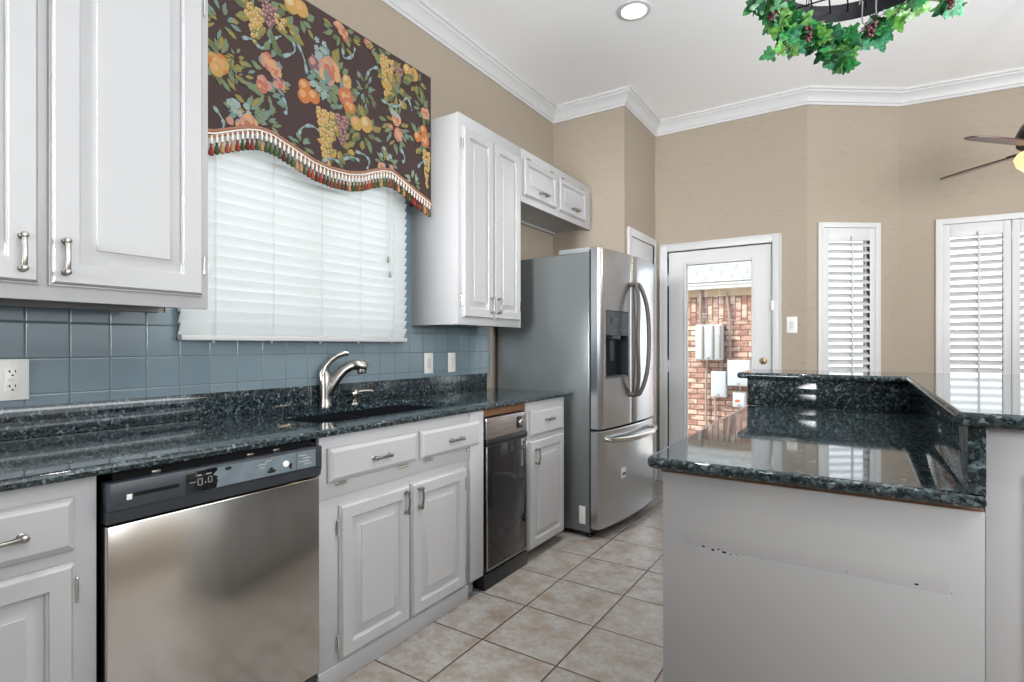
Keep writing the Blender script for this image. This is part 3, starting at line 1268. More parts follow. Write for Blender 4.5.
tc = thing('wall_cabinet', 'tall white wall cabinet with two narrow doors between window and refrigerator', 'cabinet', (.18, 2.72, 1.362), 0)
mb = MB(F)
carcass(mb, 2.396, 3.058, 1.372, 2.555, .018, .36)
mb.box(2.394, 3.060, 0, .02, 1.362, 2.560, .002)
mb.box(2.392, 2.396, .004, .359, 1.362, 2.556, .001)
mb.build('body', M_white, tc)
for a, b, hx, e in ((2.425, 2.722, 2.692, 2.425), (2.730, 3.030, 2.765, 3.030)):
    d = MB(F).door(a, b, 1.402, 2.490, 0, .02, .055, .026).build('door', M_white, tc)
    pull(d, F, hx, 1.487, -.018, .085)
    for z in (1.50, 2.39):
        hinge(d, F, e + (.004 if e == b else -.004), z, -.004)

oc = thing('wall_cabinet', 'short white cabinet with two small lift doors above the refrigerator', 'cabinet', (.18, 3.6, 2.21), 0)
mb = MB(F)
carcass(mb, 3.062, 4.160, 2.225, 2.555, .018, .36)
mb.box(3.062, 4.162, 0, .02, 2.205, 2.560, .002)
mb.box(3.062, 4.160, .33, .358, 2.205, 2.225, .002)
mb.build('body', M_white, oc)
for a, b in ((3.080, 3.540), (3.580, 4.045)):
    d = MB(F).door(a, b, 2.250, 2.500, 0, .02, .040, .024).build('door', M_white, oc)
    pull(d, F, (a + b) / 2 + .02, 2.305, -.018, .085, False)
    for x in (a + .07, b - .07):
        hinge(d, F, x, 2.506, -.004, False)

# ------------------------------------------------------------------ base cabinets
FB = LEFT(.65)
lb = thing('base_cabinet', 'white base cabinet with one drawer left of the dishwasher', 'cabinet', (.32, .1, 0), 0)
mb = MB(FB)
carcass(mb, -.60, .574, .10, .885, .018, .64)
mb.box(-.60, .578, 0, .02, .09, .915, .002)
mb.box(-.60, .574, .07, .085, 0, .10)
mb.build('body', M_white, lb)
for a, b, c in ((-.12, .20, 0.06), (.225, .530, .385)):
    d = MB(FB).drawer(a, b, .745, .873, 0).build('drawer', M_white, lb)
    pull(d, FB, c, .806, -.018, .085, False)
for a, b, hx in ((-.12, .20, -.09), (.225, .530, .262)):
    d = MB(FB).door(a, b, .120, .716, 0).build('door', M_white, lb)
    pull(d, FB, hx, .60, -.018, .085)
    for z in (.20, .645):
        hinge(d, FB, b + .004, z, -.004)

sb = thing('base_cabinet', 'white sink base cabinet with two doors and two tilt-out fronts', 'cabinet', (.32, 1.72, 0), 0)
mb = MB(FB)
mb.box(1.240, 1.258, .018, .64, .02, .895)
mb.box(2.196, 2.214, .022, .64, .10, .66)
mb.box(1.258, 2.196, .022, .64, .09, .108)
mb.box(1.238, 2.104, 0, .018, .06, .69, .002)
mb.box(1.238, 2.214, -.006, .018, .69, .916, .003)
mb.box(2.104, 2.214, -.018, .018, .085, .916, .004)
mb.box(1.238, 2.104, -.004, .018, .0, .072, .003)
mb.box(2.104, 2.200, .04, .055, .0, .09)
mb.build('body', M_white, sb)
for a, b in ((1.270, 1.727), (1.750, 2.178)):
    d = MB(FB).drawer(a, b, .748, .872, -.006).build('drawer_front', M_white, sb)
    pull(d, FB, (a + b) / 2 + .015, .806, -.024, .075, False)
    for x in (a + .06, b - .075):
        hinge(d, FB, x, .738, -.008, False)
for a, b, hx, e in ((1.325, 1.690, 1.655, 1.325), (1.700, 2.072, 1.738, 2.072)):
    d = MB(FB).door(a, b, .085, .655, 0).build('door', M_white, sb)
    pull(d, FB, hx, .590, -.018, .080)
    for z in (.15, .575):
        hinge(d, FB, e + (.004 if e == b else -.006), z, -.003)

rb_ = thing('base_cabinet', 'narrow white base cabinet with one drawer and door beside the refrigerator', 'cabinet', (.32, 2.88, 0), 0)
mb = MB(FB)
carcass(mb, 2.646, 3.120, .075, .885, .018, .64)
mb.box(2.642, 3.122, 0, .02, .06, .916, .002)
mb.box(2.646, 3.118, .07, .085, 0, .08)
mb.build('body', M_white, rb_)
d = MB(FB).drawer(2.680, 3.090, .712, .868, 0).build('drawer', M_white, rb_)
pull(d, FB, 2.885, .800, -.018, .075, False)
d = MB(FB).door(2.668, 3.090, .060, .690, 0).build('door', M_white, rb_)
pull(d, FB, 2.738, .595, -.018, .080)

# ------------------------------------------------------------------ dishwasher
dw = thing('dishwasher', 'stainless steel dishwasher with black control strip under the granite counter', 'dishwasher', (.36, .91, 0), 0)
D0, D1 = .590, 1.225
FD = LEFT(.655)
mb = MB(FD)
mb.box(D0 + .01, D1 - .01, .02, .62, .09, .86)
mb.box(D0 + .02, D1 - .02, .06, .12, 0, .10)
mb.build('tub', M_dark, dw)
mb = MB(FD)
mb.box(D0, D1, -.022, .02, .10, .783, .004)
mb.build('door', M_steel_h, dw)
mb = MB(FD)
mb.box(D0, D1, -.036, .02, .822, .894, .004)
mb.loft([[(x, -.034, .822), (x, -.026, .790), (x, .02, .786), (x, .02, .822)] for x in (D0, D1)])
cp = mb.build('control_panel', M_panelgrey, dw)
mb = MB(FD)
mb.box(.645, .755, -.037, -.034, .852, .862, .0005)
mb.build('vent_slot', M_dark, cp)
tag(MB(FD).box(.628, .640, -.038, -.034, .846, .860, .001).build('latch_mark', M_plate, cp), 'small pale mark', None)
MB(FD).box(.772, .862, -.0375, -.034, .828, .888, .0005).build('display_window', M_blackgloss, cp)
# digits of the display
M_digit = plain('pale_display_print', (.22, .21, .19), .5)


def seg_digit(mb, x, z, h, segs, w=None):
    w = w or h * .55
    t = h * .12
    q = {'a': (x, x + w, z + h - t, z + h), 'g': (x, x + w, z + h / 2 - t / 2, z + h / 2 + t / 2), 'd': (x, x + w, z, z + t),
         'f': (x, x + t, z + h / 2, z + h), 'e': (x, x + t, z, z + h / 2), 'b': (x + w - t, x + w, z + h / 2, z + h), 'c': (x + w - t, x + w, z, z + h / 2)}
    for s in segs:
        a, b, c, d = q[s]
        mb.box(a, b, -.0384, -.0374, c, d)


mb = MB(FD)
seg_digit(mb, .782, .848, .018, 'g', .016)
seg_digit(mb, .803, .845, .020, 'abcdef', .014)
seg_digit(mb, .832, .848, .018, 'abcdef', .012)
mb.box(.823, .827, -.0384, -.0374, .849, .853)
for a, b in ((.800, .814), (.826, .842)):
    mb.box(a, b, -.0384, -.0374, .872, .876)
mb.build('display_print', M_digit, cp)
# silvery overlay, torn along its left edge
M_film = plain('silver_overlay', (.20, .25, .28), .30, .35, .5, .35, 26)
rg = random.Random(5)
lft = [(.852 + rg.uniform(-.006, .010), .829 + .058 * i / 9) for i in range(10)]
pl = [(1.196, .886), (1.196, .830)]
pts = lft + [(1.196, .887), (1.196, .829)]
mb = MB(FD)
mb.loft([[(x, -.0362, z) for x, z in pts], [(x, -.0378, z) for x, z in pts]])
mb.mat(1)
mb.box(1.120, 1.1215, -.0380, -.037, .829, .887)
for x, z, w, h in ((1.015, .836, .030, .010), (1.022, .846, .014, .008), (.880, .872, .020, .010), (1.090, .842, .016, .012), (1.096, .836, .008, .006)):
    mb.loft([[(x + w * (.5 + .5 * math.cos(2 * PI * k / 7)) * (1 + .2 * rg.random()), yy, z + h * (.5 + .5 * math.sin(2 * PI * k / 7)) * (1 + .3 * rg.random())) for k in range(7)] for yy in (-.0375, -.0382)])
mb.mat(2)
for x, z, w in ((.985, .868, .03), (.99, .858, .018), (1.01, .876, .02), (1.13, .872, .03), (1.145, .862, .03), (1.13, .852, .04), (1.15, .842, .03)):
    mb.box(x, x + w, -.0381, -.037, z, z + .0018)
mb.build('overlay_film', [M_film, M_black, M_label], cp)
mb = MB(FD)
mb.lathe([(.0105, 0), (.0105, .004), (.008, .006)], (1.082, -.037, .856), 'Y', 18)
tag(mb.build('button', M_plate, cp), 'round white button', None)
for x in (.70, .97, 1.06):
    MB(FD).box(x, x + .022, -.006, .0, .896, .903, .001).build('mounting_tab', M_nickel, dw)
MB(FD).box(D0 + .02, D1 - .02, .0, .03, .895, .916).build('top_gap_shade', M_dark, dw)  # near-black strip stands in for shade in the gap under the counter

# ------------------------------------------------------------------ trash compactor
tk = thing('trash_compactor', 'black glass fronted trash compactor with a steel control panel', 'trash compactor', (.36, 2.43, 0), 0)
C0, C1 = 2.226, 2.632
FC = LEFT(.655)
mb = MB(FC)
mb.box(2.272, C1 - .005, .02, .60, .02, .87)
mb.build('body', M_dark, tk)
mb = MB(FC)
mb.box(C0 + .006, C1 - .012, -.018, .02, .765, .872, .003)
cp = mb.build('control_panel', brushed('compactor_steel', (.62, .57, .56), .30, 1), tk)
mb = MB(FC)
mb.box(2.515, 2.572, -.0195, -.017, .788, .852, .0005)
mb.build('knob_plate', M_blackgloss, cp)
mb = MB(FC)
mb.lathe([(.017, 0), (.017, .010), (.014, .013)], (2.545, -.019, .818), 'Y', 20)
mb.box(2.5425, 2.5475, -.038, -.030, .806, .830, .001)
mb.build('knob', M_chrome, cp)
mb = MB(FC)
for x, z, w in ((2.27, .802, .035), (2.31, .806, .05), (2.29, .818, .02)):
    mb.box(x, x + w, -.0187, -.0175, z, z + .004)
mb.mat(1)
mb.loft([[(2.590 + a, yy, .842 + b) for a, b in ((-.006, -.008), (.002, -.008), (.007, .010), (.0, .010))] for yy in (-.0175, -.0187)])
mb.build('panel_print', [M_conduit, M_black], cp)
mb = MB(FC)
mb.box(C0 + .006, C1 - .006, -.024, .02, .728, .764, .006)
mb.build('door_pull', M_black, tk)
mb = MB(FC)
mb.box(C0 + .006, C1 - .006, -.016, .02, .095, .727, .003)
for a, b in ((C0 + .006, C0 + .016), (C1 - .016, C1 - .006)):
    mb.box(a, b, -.020, .0, .095, .727, .002)
mb.box(C0 + .016, C1 - .016, -.020, 0, .095, .104, .002)
gd = mb.build('door', M_nickel, tk)
MB(FC).box(C0 + .016, C1 - .016, -.0185, -.012, .105, .725, .001).build('door_glass', M_blackgloss, gd)
mb = MB(FC)
mb.box(C0 - .005, C1 + .004, -.014, .05, 0, .080, .003)
mb.box(C0 + .006, C1 - .006, -.004, .05, .080, .096)
mb.build('pedal_base', M_black, tk)
tag(MB(FC).box(C0, C1, -.002, .02, .878, .914, .002).build('filler_strip', M_wood, tk), 'bare wood filler strip', None)

# ------------------------------------------------------------------ countertop with upstand
HOLE = round_rect(.125, .545, 1.332, 2.195, .08)
poly = [(.002, -.8), (.682, -.8), (.682, 3.148), (.002, 3.148)]
ct = thing('countertop', 'speckled dark blue granite counter running along the sink wall', 'countertop', (.34, 1.2, .917), 0)
MB().slab(poly, .917, .944, HOLE).build('slab', M_gran, ct)
mb = MB()
mb.box(.001, .022, -.8, 3.148, .9441, 1.047, .002)
mb.build('upstand', M_gran, ct)

# ------------------------------------------------------------------ sink and faucet
sk = thing('kitchen_sink', 'black double bowl sink set under the granite counter', 'sink', (.31, 1.82, .70), 0)


def bowl(x0, x1, y0, y1, z0, z1):
    mb = MB()
    rr = []
    for ins, z in ((-.012, z1), (0, z1), (.004, z1 - .01), (.018, z0 + .03), (.035, z0 + .005), (.06, z0)):
        rr.append([(x, y, z) for x, y in round_rect(x0 + ins, x1 - ins, y0 + ins, y1 - ins, max(.02, .055 - ins * .3))])
    mb.loft(rr, True, False, True)
    # outer shell
    rr = []
    for ins, z in ((-.012, z1), (-.012, z1 - .008), (-.004, z1 - .012), (.012, z0 + .02), (.05, z0 - .008)):
        rr.append([(x, y, z) for x, y in round_rect(x0 + ins, x1 - ins, y0 + ins, y1 - ins, max(.02, .055 - ins * .3))])
    mb.loft(rr, True, False, True)
    return mb


bowl(.127, .543, 1.338, 1.690, .72, .916).build('basin', M_sink, sk)
bowl(.127, .543, 1.720, 2.190, .69, .916).build('basin', M_sink, sk)
MB().box(.137, .533, 1.683, 1.727, .86, .900, .012).build('divider', M_sink, sk)
for y, z in ((1.514, .72), (1.955, .69)):
    mb = MB()
    mb.lathe([(.045, .0), (.045, .004), (.036, .005), (.030, .001), (.008, .002)], (.31, y, z), 'Z', 20)
    mb.build('drain', M_chrome, sk)

fc = thing('faucet', 'brushed nickel single lever kitchen faucet behind the sink', 'faucet', (.0620, 1.732, .944), 0)
FX, FY = .0620, 1.732
dv = Vector((.53, .85)).normalized()          # spout swung towards the right bowl


def fp(d, z, side=0.0):
    return (FX + dv.x * d - dv.y * side, FY + dv.y * d + dv.x * side, z)


mb = MB()
mb.lathe([(.0275, .0), (.0275, .012), (.0255, .016), (.0250, .04), (.0265, .08), (.028, .115), (.025, .150), (.016, .172), (.004, .178)], (FX, FY, .9446), 'Z', 24)
mb.build('body', M_nickel, fc)
mb = MB()
sp = [fp(.0, .990), fp(.010, 1.012), fp(.030, 1.050), fp(.056, 1.090), fp(.086, 1.122), fp(.114, 1.138), fp(.134, 1.144)]
mb.tube(sp, [.022, .026, .0275, .027, .0255, .024, .023], 16)
so = mb.build('spout', M_nickel, fc)
mb = MB()
mb.tube([fp(.128, 1.145), fp(.142, 1.148), fp(.164, 1.144), fp(.188, 1.134), fp(.196, 1.129)], [.0225, .0275, .0285, .0265, .019], 16)
mb.tube([fp(.172, 1.136), fp(.176, 1.110), fp(.177, 1.102)], [.022, .024, .021], 14)
mb.build('spray_head', M_nickel, so)
mb = MB()
hd = [fp(-.002, 1.07), fp(-.008, 1.108), fp(.004, 1.142), fp(.030, 1.172), fp(.060, 1.192), fp(.092, 1.203), fp(.110, 1.202)]
mb.tube(hd, [.022, .0195, .0150, .0125, .0115, .0115, .009], 12, (.75, 1.2))
mb.build('handle', M_nickel, fc)

sd = thing('soap_dispenser', 'small brushed nickel soap dispenser right of the faucet', 'soap dispenser', (.0620, 1.915, .944), 0)
mb = MB()
mb.lathe([(.024, 0), (.024, .006), (.016, .010), (.0155, .028), (.021, .036), (.022, .060), (.016, .070), (.003, .073)], (.0620, 1.915, .9446), 'Z', 20)
mb.build('body', M_nickel, sd)
mb = MB()
mb.tube([(.066, 1.922, 1.002), (.083, 1.957, 1.006), (.098, 1.995, 1.006), (.102, 2.002, 1.000)], [.008, .007, .006, .0055], 10)
mb.build('spout', M_nickel, sd)


# ------------------------------------------------------------------ outlets and switches
def plate(name, label, cat, FRM, x0, x1, z0, z1, kind):
    t = thing(name, label, cat, tuple(FRM @ Vector(((x0 + x1) / 2, 0, z0))), 0)
    mb = MB(FRM)
    mb.box(x0, x1, -.006, 0, z0, z1, .0025)
    mb.build('wall_plate', M_plate, t)
    cx, cz = (x0 + x1) / 2, (z0 + z1) / 2
    if kind == 'gfci':
        cx = x1 - .0415
        mb = MB(FRM)
        mb.box(cx - .018, cx + .018, -.0085, -.005, cz - .037, cz + .037, .001)
        r = mb.build('receptacle', M_plate, t)
        mb = MB(FRM)
        for s in (-1, 1):
            zz = cz + s * .023
            mb.box(cx - .0085, cx - .0055, -.009, -.008, zz - .001, zz + .008)
            mb.box(cx - .0125, cx - .0055, -.009, -.008, zz + .0025, zz + .0045)
            mb.box(cx + .0055, cx + .0080, -.009, -.008, zz - .001, zz + .008)
            mb.lathe([(.0030, 0), (.0030, .0007)], (cx, -.0083, zz - .009), 'Y', 10)
        mb.build('slot', M_black, r)
        mb = MB(FRM)
        mb.box(cx - .012, cx + .004, -.0098, -.008, cz - .0045, cz + .0045, .0008)
        mb.build('reset_button', M_label, r)
        for zz in (z0 + .012, z1 - .012):
            mb = MB(FRM)
            mb.lathe([(.003, 0), (.003, .001)], (cx, -.0058, zz), 'Y', 10)
            mb.build('screw', M_label, t)
    else:
        mb = MB(FRM)
        mb.box(cx - .015, cx + .015, -.009, -.005, cz - .031, cz + .031, .002)
        mb.build('rocker', M_trim if kind == 'switch' else M_label, t)
        for zz in (z0 + .012, z1 - .012):
            mb = MB(FRM)
            mb.lathe([(.003, 0), (.003, .001)], (cx, -.0058, zz), 'Y', 10)
            mb.build('screw', M_label, t)


FT = LEFT(.008)
plate('power_outlet', 'ivory outlet plate low on the blue tiles under the left wall cabinet', 'outlet', FT, .485, .622, 1.068, 1.199, 'gfci')
plate('wall_switch', 'white switch plate on blue tiles, the one nearer the faucet', 'switch', FT, 2.500, 2.580, 1.070, 1.197, 'switch')
plate('wall_switch', 'white switch plate on blue tiles, the one nearer the refrigerator', 'switch', FT, 2.728, 2.802, 1.070, 1.196, 'outlet')
plate('wall_switch', 'white light switch on the tan wall beside the exterior door', 'switch', FR_B, 1.748, 1.826, 1.345, 1.478, 'switch')

# ------------------------------------------------------------------ refrigerator
RX, RY = .862, 3.200
rz = R(90 - 3.0)
FRG = frame(RX, RY, rz)                # local X along the front, -Y towards the room, front edge at Y=0
WD, BW = .951, .890
rf = thing('refrigerator', 'stainless french door refrigerator with grey textured side panel', 'refrigerator', (RX, RY, 0), rz)
t = NT('grey_stippled_side')
v = t.coord()
t.set(t.mix(t.noise(v, 160, 2), (.125, .14, .14), (.175, .192, .192)), .20, .3, .5)
vor = t.n('ShaderNodeTexVoronoi')
t.link(v, vor.inputs['Vector'])
vor.inputs['Scale'].default_value = 190
t.bump(vor.outputs['Distance'], .30, .0012)
M_fridgeside = t.m
mb = MB(FRG)
mb.box(.0, BW, .072, .815, .035, 1.845, .005)
mb.build('cabinet', M_fridgeside, rf)
M_cover = plain('grey_hinge_cover', (.22, .24, .24), .5)
for a in (.0, BW - .075):
    MB(FRG).box(a, a + .075, .075, .30, 1.845, 1.878, .006).build('hinge_cover', M_cover, rf)
mb = MB(FRG)
mb.box(.01, BW - .01, .060, .074, .05, 1.86)
mb.build('gasket', M_dark, rf)


def bulge(x):
    u = (x - WD / 2) / (WD / 2)
    return .036 * (1 - u * u)


def fdoor(x0, x1, z0, z1, name, hole=None):
    mb = MB(FRG)
    xs = [x0 + (x1 - x0) * i / 16 for i in range(17)]
    if hole:
        xs = sorted(set(xs) | {hole[0], hole[1]})
    # outline of the plan: front curve, rounded ends, flat back
    def ring(z, ins):
        f = []
        for i, x in enumerate(xs):
            e = min(x - x0, x1 - x)
            rr = .014
            d = 0 if e > rr else rr - math.sqrt(max(0, rr * rr - (rr - e) ** 2))
            f.append((min(max(x, x0 + ins), x1 - ins), -bulge(x) + d + ins, z))
        return f + [(x1 - ins, .060, z), (x0 + ins, .060, z)]
    if not hole:
        mb.loft([ring(z0, .003), ring(z0 + .004, 0), ring(z1 - .004, 0), ring(z1, .003)])
    else:
        h0, h1, c0, c1 = hole
        zl = [z0, z0 + .004, c0, c1, z1 - .004, z1]
        rv = [[mb.V(c) for c in ring(z, .003 if k in (0, 5) else 0)] for k, z in enumerate(zl)]
        n = len(rv[0])
        for k in range(5):
            for i in range(n):
                j = (i + 1) % n
                if k == 2 and i < len(xs) - 1 and h0 - 1e-6 <= xs[i] and xs[i + 1] <= h1 + 1e-6:
                    continue
                mb.F([rv[k][i], rv[k][j], rv[k + 1][j], rv[k + 1][i]])
        mb.F(rv[0][::-1])
        mb.F(rv[-1])
    return mb.build(name, M_steel, rf, ang=30)


DSP = (.072, .372, 1.030, 1.474)
d1 = fdoor(0, .452, .704, 1.872, 'door', DSP)
d2 = fdoor(.458, WD, .704, 1.872, 'door')
d3 = fdoor(0, WD, .062, .690, 'freezer_drawer')
# water dispenser let into the left door
mb = MB(FRG)
h0, h1, c0, c1 = DSP
yy = .055
fb0, fb1 = -bulge(h0), -bulge(h1)
mb.poly([(h0, yy, c0), (h1, yy, c0), (h1, yy, c1), (h0, yy, c1)])
mb.poly([(h0, fb0, c0), (h0, yy, c0), (h0, yy, c1), (h0, fb0, c1)])
mb.poly([(h1, fb1, c0), (h1, fb1, c1), (h1, yy, c1), (h1, yy, c0)])
mb.poly([(h0, fb0, c0), (h1, fb1, c0), (h1, yy, c0), (h0, yy, c0)])
mb.poly([(h0, fb0, c1), (h0, yy, c1), (h1, yy, c1), (h1, fb1, c1)])
dp = mb.build('dispenser', M_black, d1, smooth=False, recalc=False)
mb = MB(FRG)
mb.loft([[(h0 + .004, fb0 - .001, z), (h1 - .004, fb1 - .001, z), (h1 - .004, fb1 + .030, z), (h0 + .004, fb0 + .03, z)] for z in (1.31, c1 - .004)])
mb.mat(1)
for k, x in enumerate((.12, .17, .22, .27, .32)):
    y = fb0 + (fb1 - fb0) * (x - h0) / (h1 - h0)
    mb.box(x - .008, x + .008, y - .0025, y, 1.345, 1.352)
mb.box(.14, .30, (fb0 + fb1) / 2 - .0025, (fb0 + fb1) / 2 + .001, 1.385, 1.43)
mb.mat(2)
mb.box(.17, .27, (fb0 + fb1) / 2 - .001, .04, 1.285, 1.31, .005)
mb.box(.19, .25, .015, .03, 1.14, 1.285, .004)
mb.box(h0 + .01, h1 - .01, fb1 + .006, yy, c0, c0 + .012, .002)
FW_M = plain('dispenser_gloss_panel', (.045, .050, .060), .08, 0, .6)
# kept as children of the door, one level deep
dq = mb.build('dispenser_controls', [FW_M, M_panelgrey, M_panelgrey], d1)
# bowed handles
M_hand = plain('dark_handle_steel', (.085, .072, .066), .42, .25, .4, .08, 30)
for xe, xm in ((.428, .360), (.484, .552)):
    mb = MB(FRG)
    pts = []
    for i in range(17):
        t_ = -1 + 2 * i / 16
        x = xe + (xm - xe) * (1 - t_ * t_)
        y = -bulge(x) - .030 - .045 * (1 - t_ ** 4)
        pts.append((x, y, 1.285 + .385 * t_))
    mb.tube(pts, .0155, 12, (1.0, .8))
    for s in (0, -1):
        p = pts[s]
        mb.tube([(p[0], p[1] - .004, p[2]), (p[0], -bulge(p[0]) + .003, p[2])], .0145, 12)
    tag(mb.build('handle', M_hand, d1 if xe < .45 else d2), 'long bowed dark steel handle', None)
mb = MB(FRG)
pts = []
for i in range(17):
    t_ = -1 + 2 * i / 16
    x = WD / 2 + .375 * t_
    pts.append((x, -bulge(x) - .032 - .028 * (1 - t_ ** 4), .628 - .012 * (1 - t_ * t_)))
mb.tube(pts, .0150, 12, (1.2, .8))
for p in (pts[0], pts[-1]):
    mb.tube([(p[0], p[1] - .004, p[2]), (p[0], -bulge(p[0]) + .003, p[2])], .014, 12)
mb.build('handle', M_steel_h, d3)
# badge on the freezer front
mb = MB(FRG)
bx = .30
by = -bulge(bx)
mb.box(bx - .032, bx + .032, by - .003, by + .003, .345, .415, .001)
mb.mat(1)
mb.box(bx - .026, bx + .026, by - .0045, by, .368, .384)
tag(mb.build('badge', [M_label, M_black], d3), 'small white maker label', None)
mb = MB(FRG)
mb.box(-.0012, .002, .100, .145, .085, .200, .0005)
tag(mb.build('sticker', M_label, rf), 'pale sticker low on the side', None)
for x, y in ((.03, .09), (BW - .05, .09), (.03, .76), (BW - .05, .76)):
    mb = MB(FRG)
    mb.lathe([(.022, 0), (.022, .012), (.012, .014), (.012, .038)], (x + .01, y, 0), 'Z', 14)
    mb.build('foot', M_black, rf)
mb = MB(FRG)
mb.box(.02, BW - .02, .075, .09, .02, .06, .002)
mb.build('kick_grille', M_black, rf)

# ------------------------------------------------------------------ island with raised granite bar
IX0, IX1, IY0, IY1 = 1.809, 2.478, 1.476, 3.00
isl = thing('kitchen_island', 'white painted island with a raised bar along two sides', 'island', (2.3, 1.5, 0), 0)
M_isl = panel_paint()
mb = MB(Matrix.Translation((IX0, IY0, 0)))
mb.box(0, 2.4835 - IX0, 0, .02, .0, .8955, .002)
mb.mat(1)
rg = random.Random(11)
for u, z, w in ((.068, .712, .004), (.108, .711, .011), (.132, .707, .012), (.146, .711, .009), (.160, .706, .015), (.176, .704, .007), (.190, .706, .005), (.25, .709, .004), (.43, .716, .005), (.56, .719, .011), (.62, .713, .004)):
    mb.loft([[(u + w * .7 * math.cos(2 * PI * k / 7) * (.4 + .3 * rg.random()), y, z + w * .25 * math.sin(2 * PI * k / 7) * (.5 + .5 * rg.random())) for k in range(7)] for y in (.001, -.0004)])
pan = mb.build('end_panel', [M_isl, M_dark], isl)
mb = MB()
mb.box(IX0 + .021, IX0 + .03, IY0 + .02, IY1, .10, .892)
mb.box(IX0 + .07, IX0 + .09, IY0 + .02, IY1, .0, .10)
mb.box(IX0 + .02, IX1 - .02, IY0 + .02, IY1, .10, .118)
mb.build('body', M_white, isl)
FI = frame(IX0 + .021, 0, -PI / 2)
for a, b in ((-1.98, -1.52), (-2.48, -2.02), (-2.97, -2.52)):
    d = MB(FI).door(a, b, .12, .70, 0).build('door', M_white, isl)
    d = MB(FI).drawer(a, b, .73, .865, 0).build('drawer', M_white, isl)
mb = MB()
mb.box(2.4835, 2.62, IY0, 3.16, 0, 1.074, .002)
mb.box(IX0, 2.4835, 3.02, 3.16, 0, 1.074, .002)
mb.build('bar_wall', M_white, isl)
FP = frame(IX1, IY0, 0)
mb = MB(FP)
mb.box(.142, .62, .0, .02, 0, 1.074, .002)
for a, b, c, d in ((.075, .095, .10, .985), (.095, .58, .965, .985), (.095, .58, .10, .12), (.58, .60, .10, .985)):
    mb.box(a, b, -.012, .002, c, d, .005)
mb.rings(.11, .565, .135, .95, .0, [(0, 0), (0, .003), (.02, .006), (.05, .010), (.052, .010)])
mb.build('bar_panel', M_white, isl)
mb = MB()
mb.box(IX0 - .004, IX1 + .003, IY0 - .006, IY1, .896, .9055, .002)
tag(mb.build('plywood_edge', M_wood, isl), 'bare plywood edge under the stone', None)

ic = thing('island_countertop', 'polished dark granite island counter with tall granite splash', 'countertop', (2.1, 2.2, .906), 0)
poly = [(1.785, 1.447), (1.800, 1.442), (2.481, 1.442), (2.481, 3.0), (1.768, 3.0), (1.768, 1.470), (1.773, 1.455)]
MB().slab(poly, .906, .936).build('slab', M_gran, ic)
MB().box(1.772, 2.452, 2.998, 3.018, .9365, 1.074, .001).build('splash_panel', M_gran, ic)
MB().box(2.452, 2.481, 1.446, 3.018, .9365, 1.074, .001).build('splash_panel', M_gran, ic)

poly = [(2.440, 1.425), (3.00, 1.425), (3.00, 3.47), (1.74, 3.47), (1.725, 3.455), (1.725, 2.985), (1.738, 2.970), (2.428, 2.970), (2.428, 1.437)]
bt = MB().slab(poly, 1.0745, 1.1045).build('bar_top', M_gran)
tag(rebase(bt, (2.4, 2.4, 1.0745)), 'raised L shaped dark granite bar top above the island', 'bar top')

# ------------------------------------------------------------------ ceiling light
cl = thing('ceiling_light', 'round white recessed light glowing in the ceiling', 'ceiling light', (1.095, 3.19, CEIL - .012), 0)
mb = MB()
mb.lathe([(.075, -.003), (.078, -.010), (.100, -.006), (.102, 0), (.075, 0)], (1.095, 3.19, CEIL), 'Z', 40, False, False)
mb.build('trim_ring', M_trim, cl)
mb = MB()
mb.lathe([(.076, -.003), (.060, -.008), (.002, -.010)], (1.095, 3.19, CEIL), 'Z', 40, False, True)
mb.build('lens', emitter('lamp_lens', (1.0, .98, .95), 4.0), cl)
for x, y, power in ((1.095, 3.19, 9), (1.25, 1.6, 7), (1.25, -.2, 7), (3.5, 2.2, 10), (3.5, .6, 10), (4.5, 1.4, 10)):  # first lamp serves the lens; the others are unseen fills added for brightness
    light('downlight_and_fill', 'AREA', (x, y, CEIL - .03), (x, y, 0), power, (1.0, .96, .90), shape='DISK', size=.15, spread=R(84))

# ------------------------------------------------------------------ ceiling fan
FCX, FCY = 3.134, 4.102
cf = thing('ceiling_fan', 'dark bronze ceiling fan with walnut blades and lit bowl', 'ceiling fan', (FCX, FCY, 2.24), 0)
mb = MB()
mb.lathe([(.07, CEIL), (.07, CEIL - .03), (.04, CEIL - .06), (.0125, CEIL - .07), (.0125, 2.52), (.03, 2.50)], (FCX, FCY, 0), 'Z', 20)
mb.build('downrod', M_fanmetal, cf)
mb = MB()
mb.lathe([(.03, 2.52), (.07, 2.505), (.12, 2.47), (.142, 2.42), (.138, 2.36), (.11, 2.335), (.09, 2.315)], (FCX, FCY, 0), 'Z', 32)
mb.build('motor', M_fanmetal, cf)
Cc = Vector((2.27, 0, 0))
Rv = Vector((math.cos(TH), math.sin(TH), 0))
Wv = Vector((-math.sin(TH), math.cos(TH), 0))
tipA = Rv * 2.389 + Wv * 2.827 + Cc
a0 = math.atan2(tipA.y - FCY, tipA.x - FCX)
tipB = Rv * 2.806 + Wv * 3.539 + Cc
a1 = math.atan2(tipB.y - FCY, tipB.x - FCX)
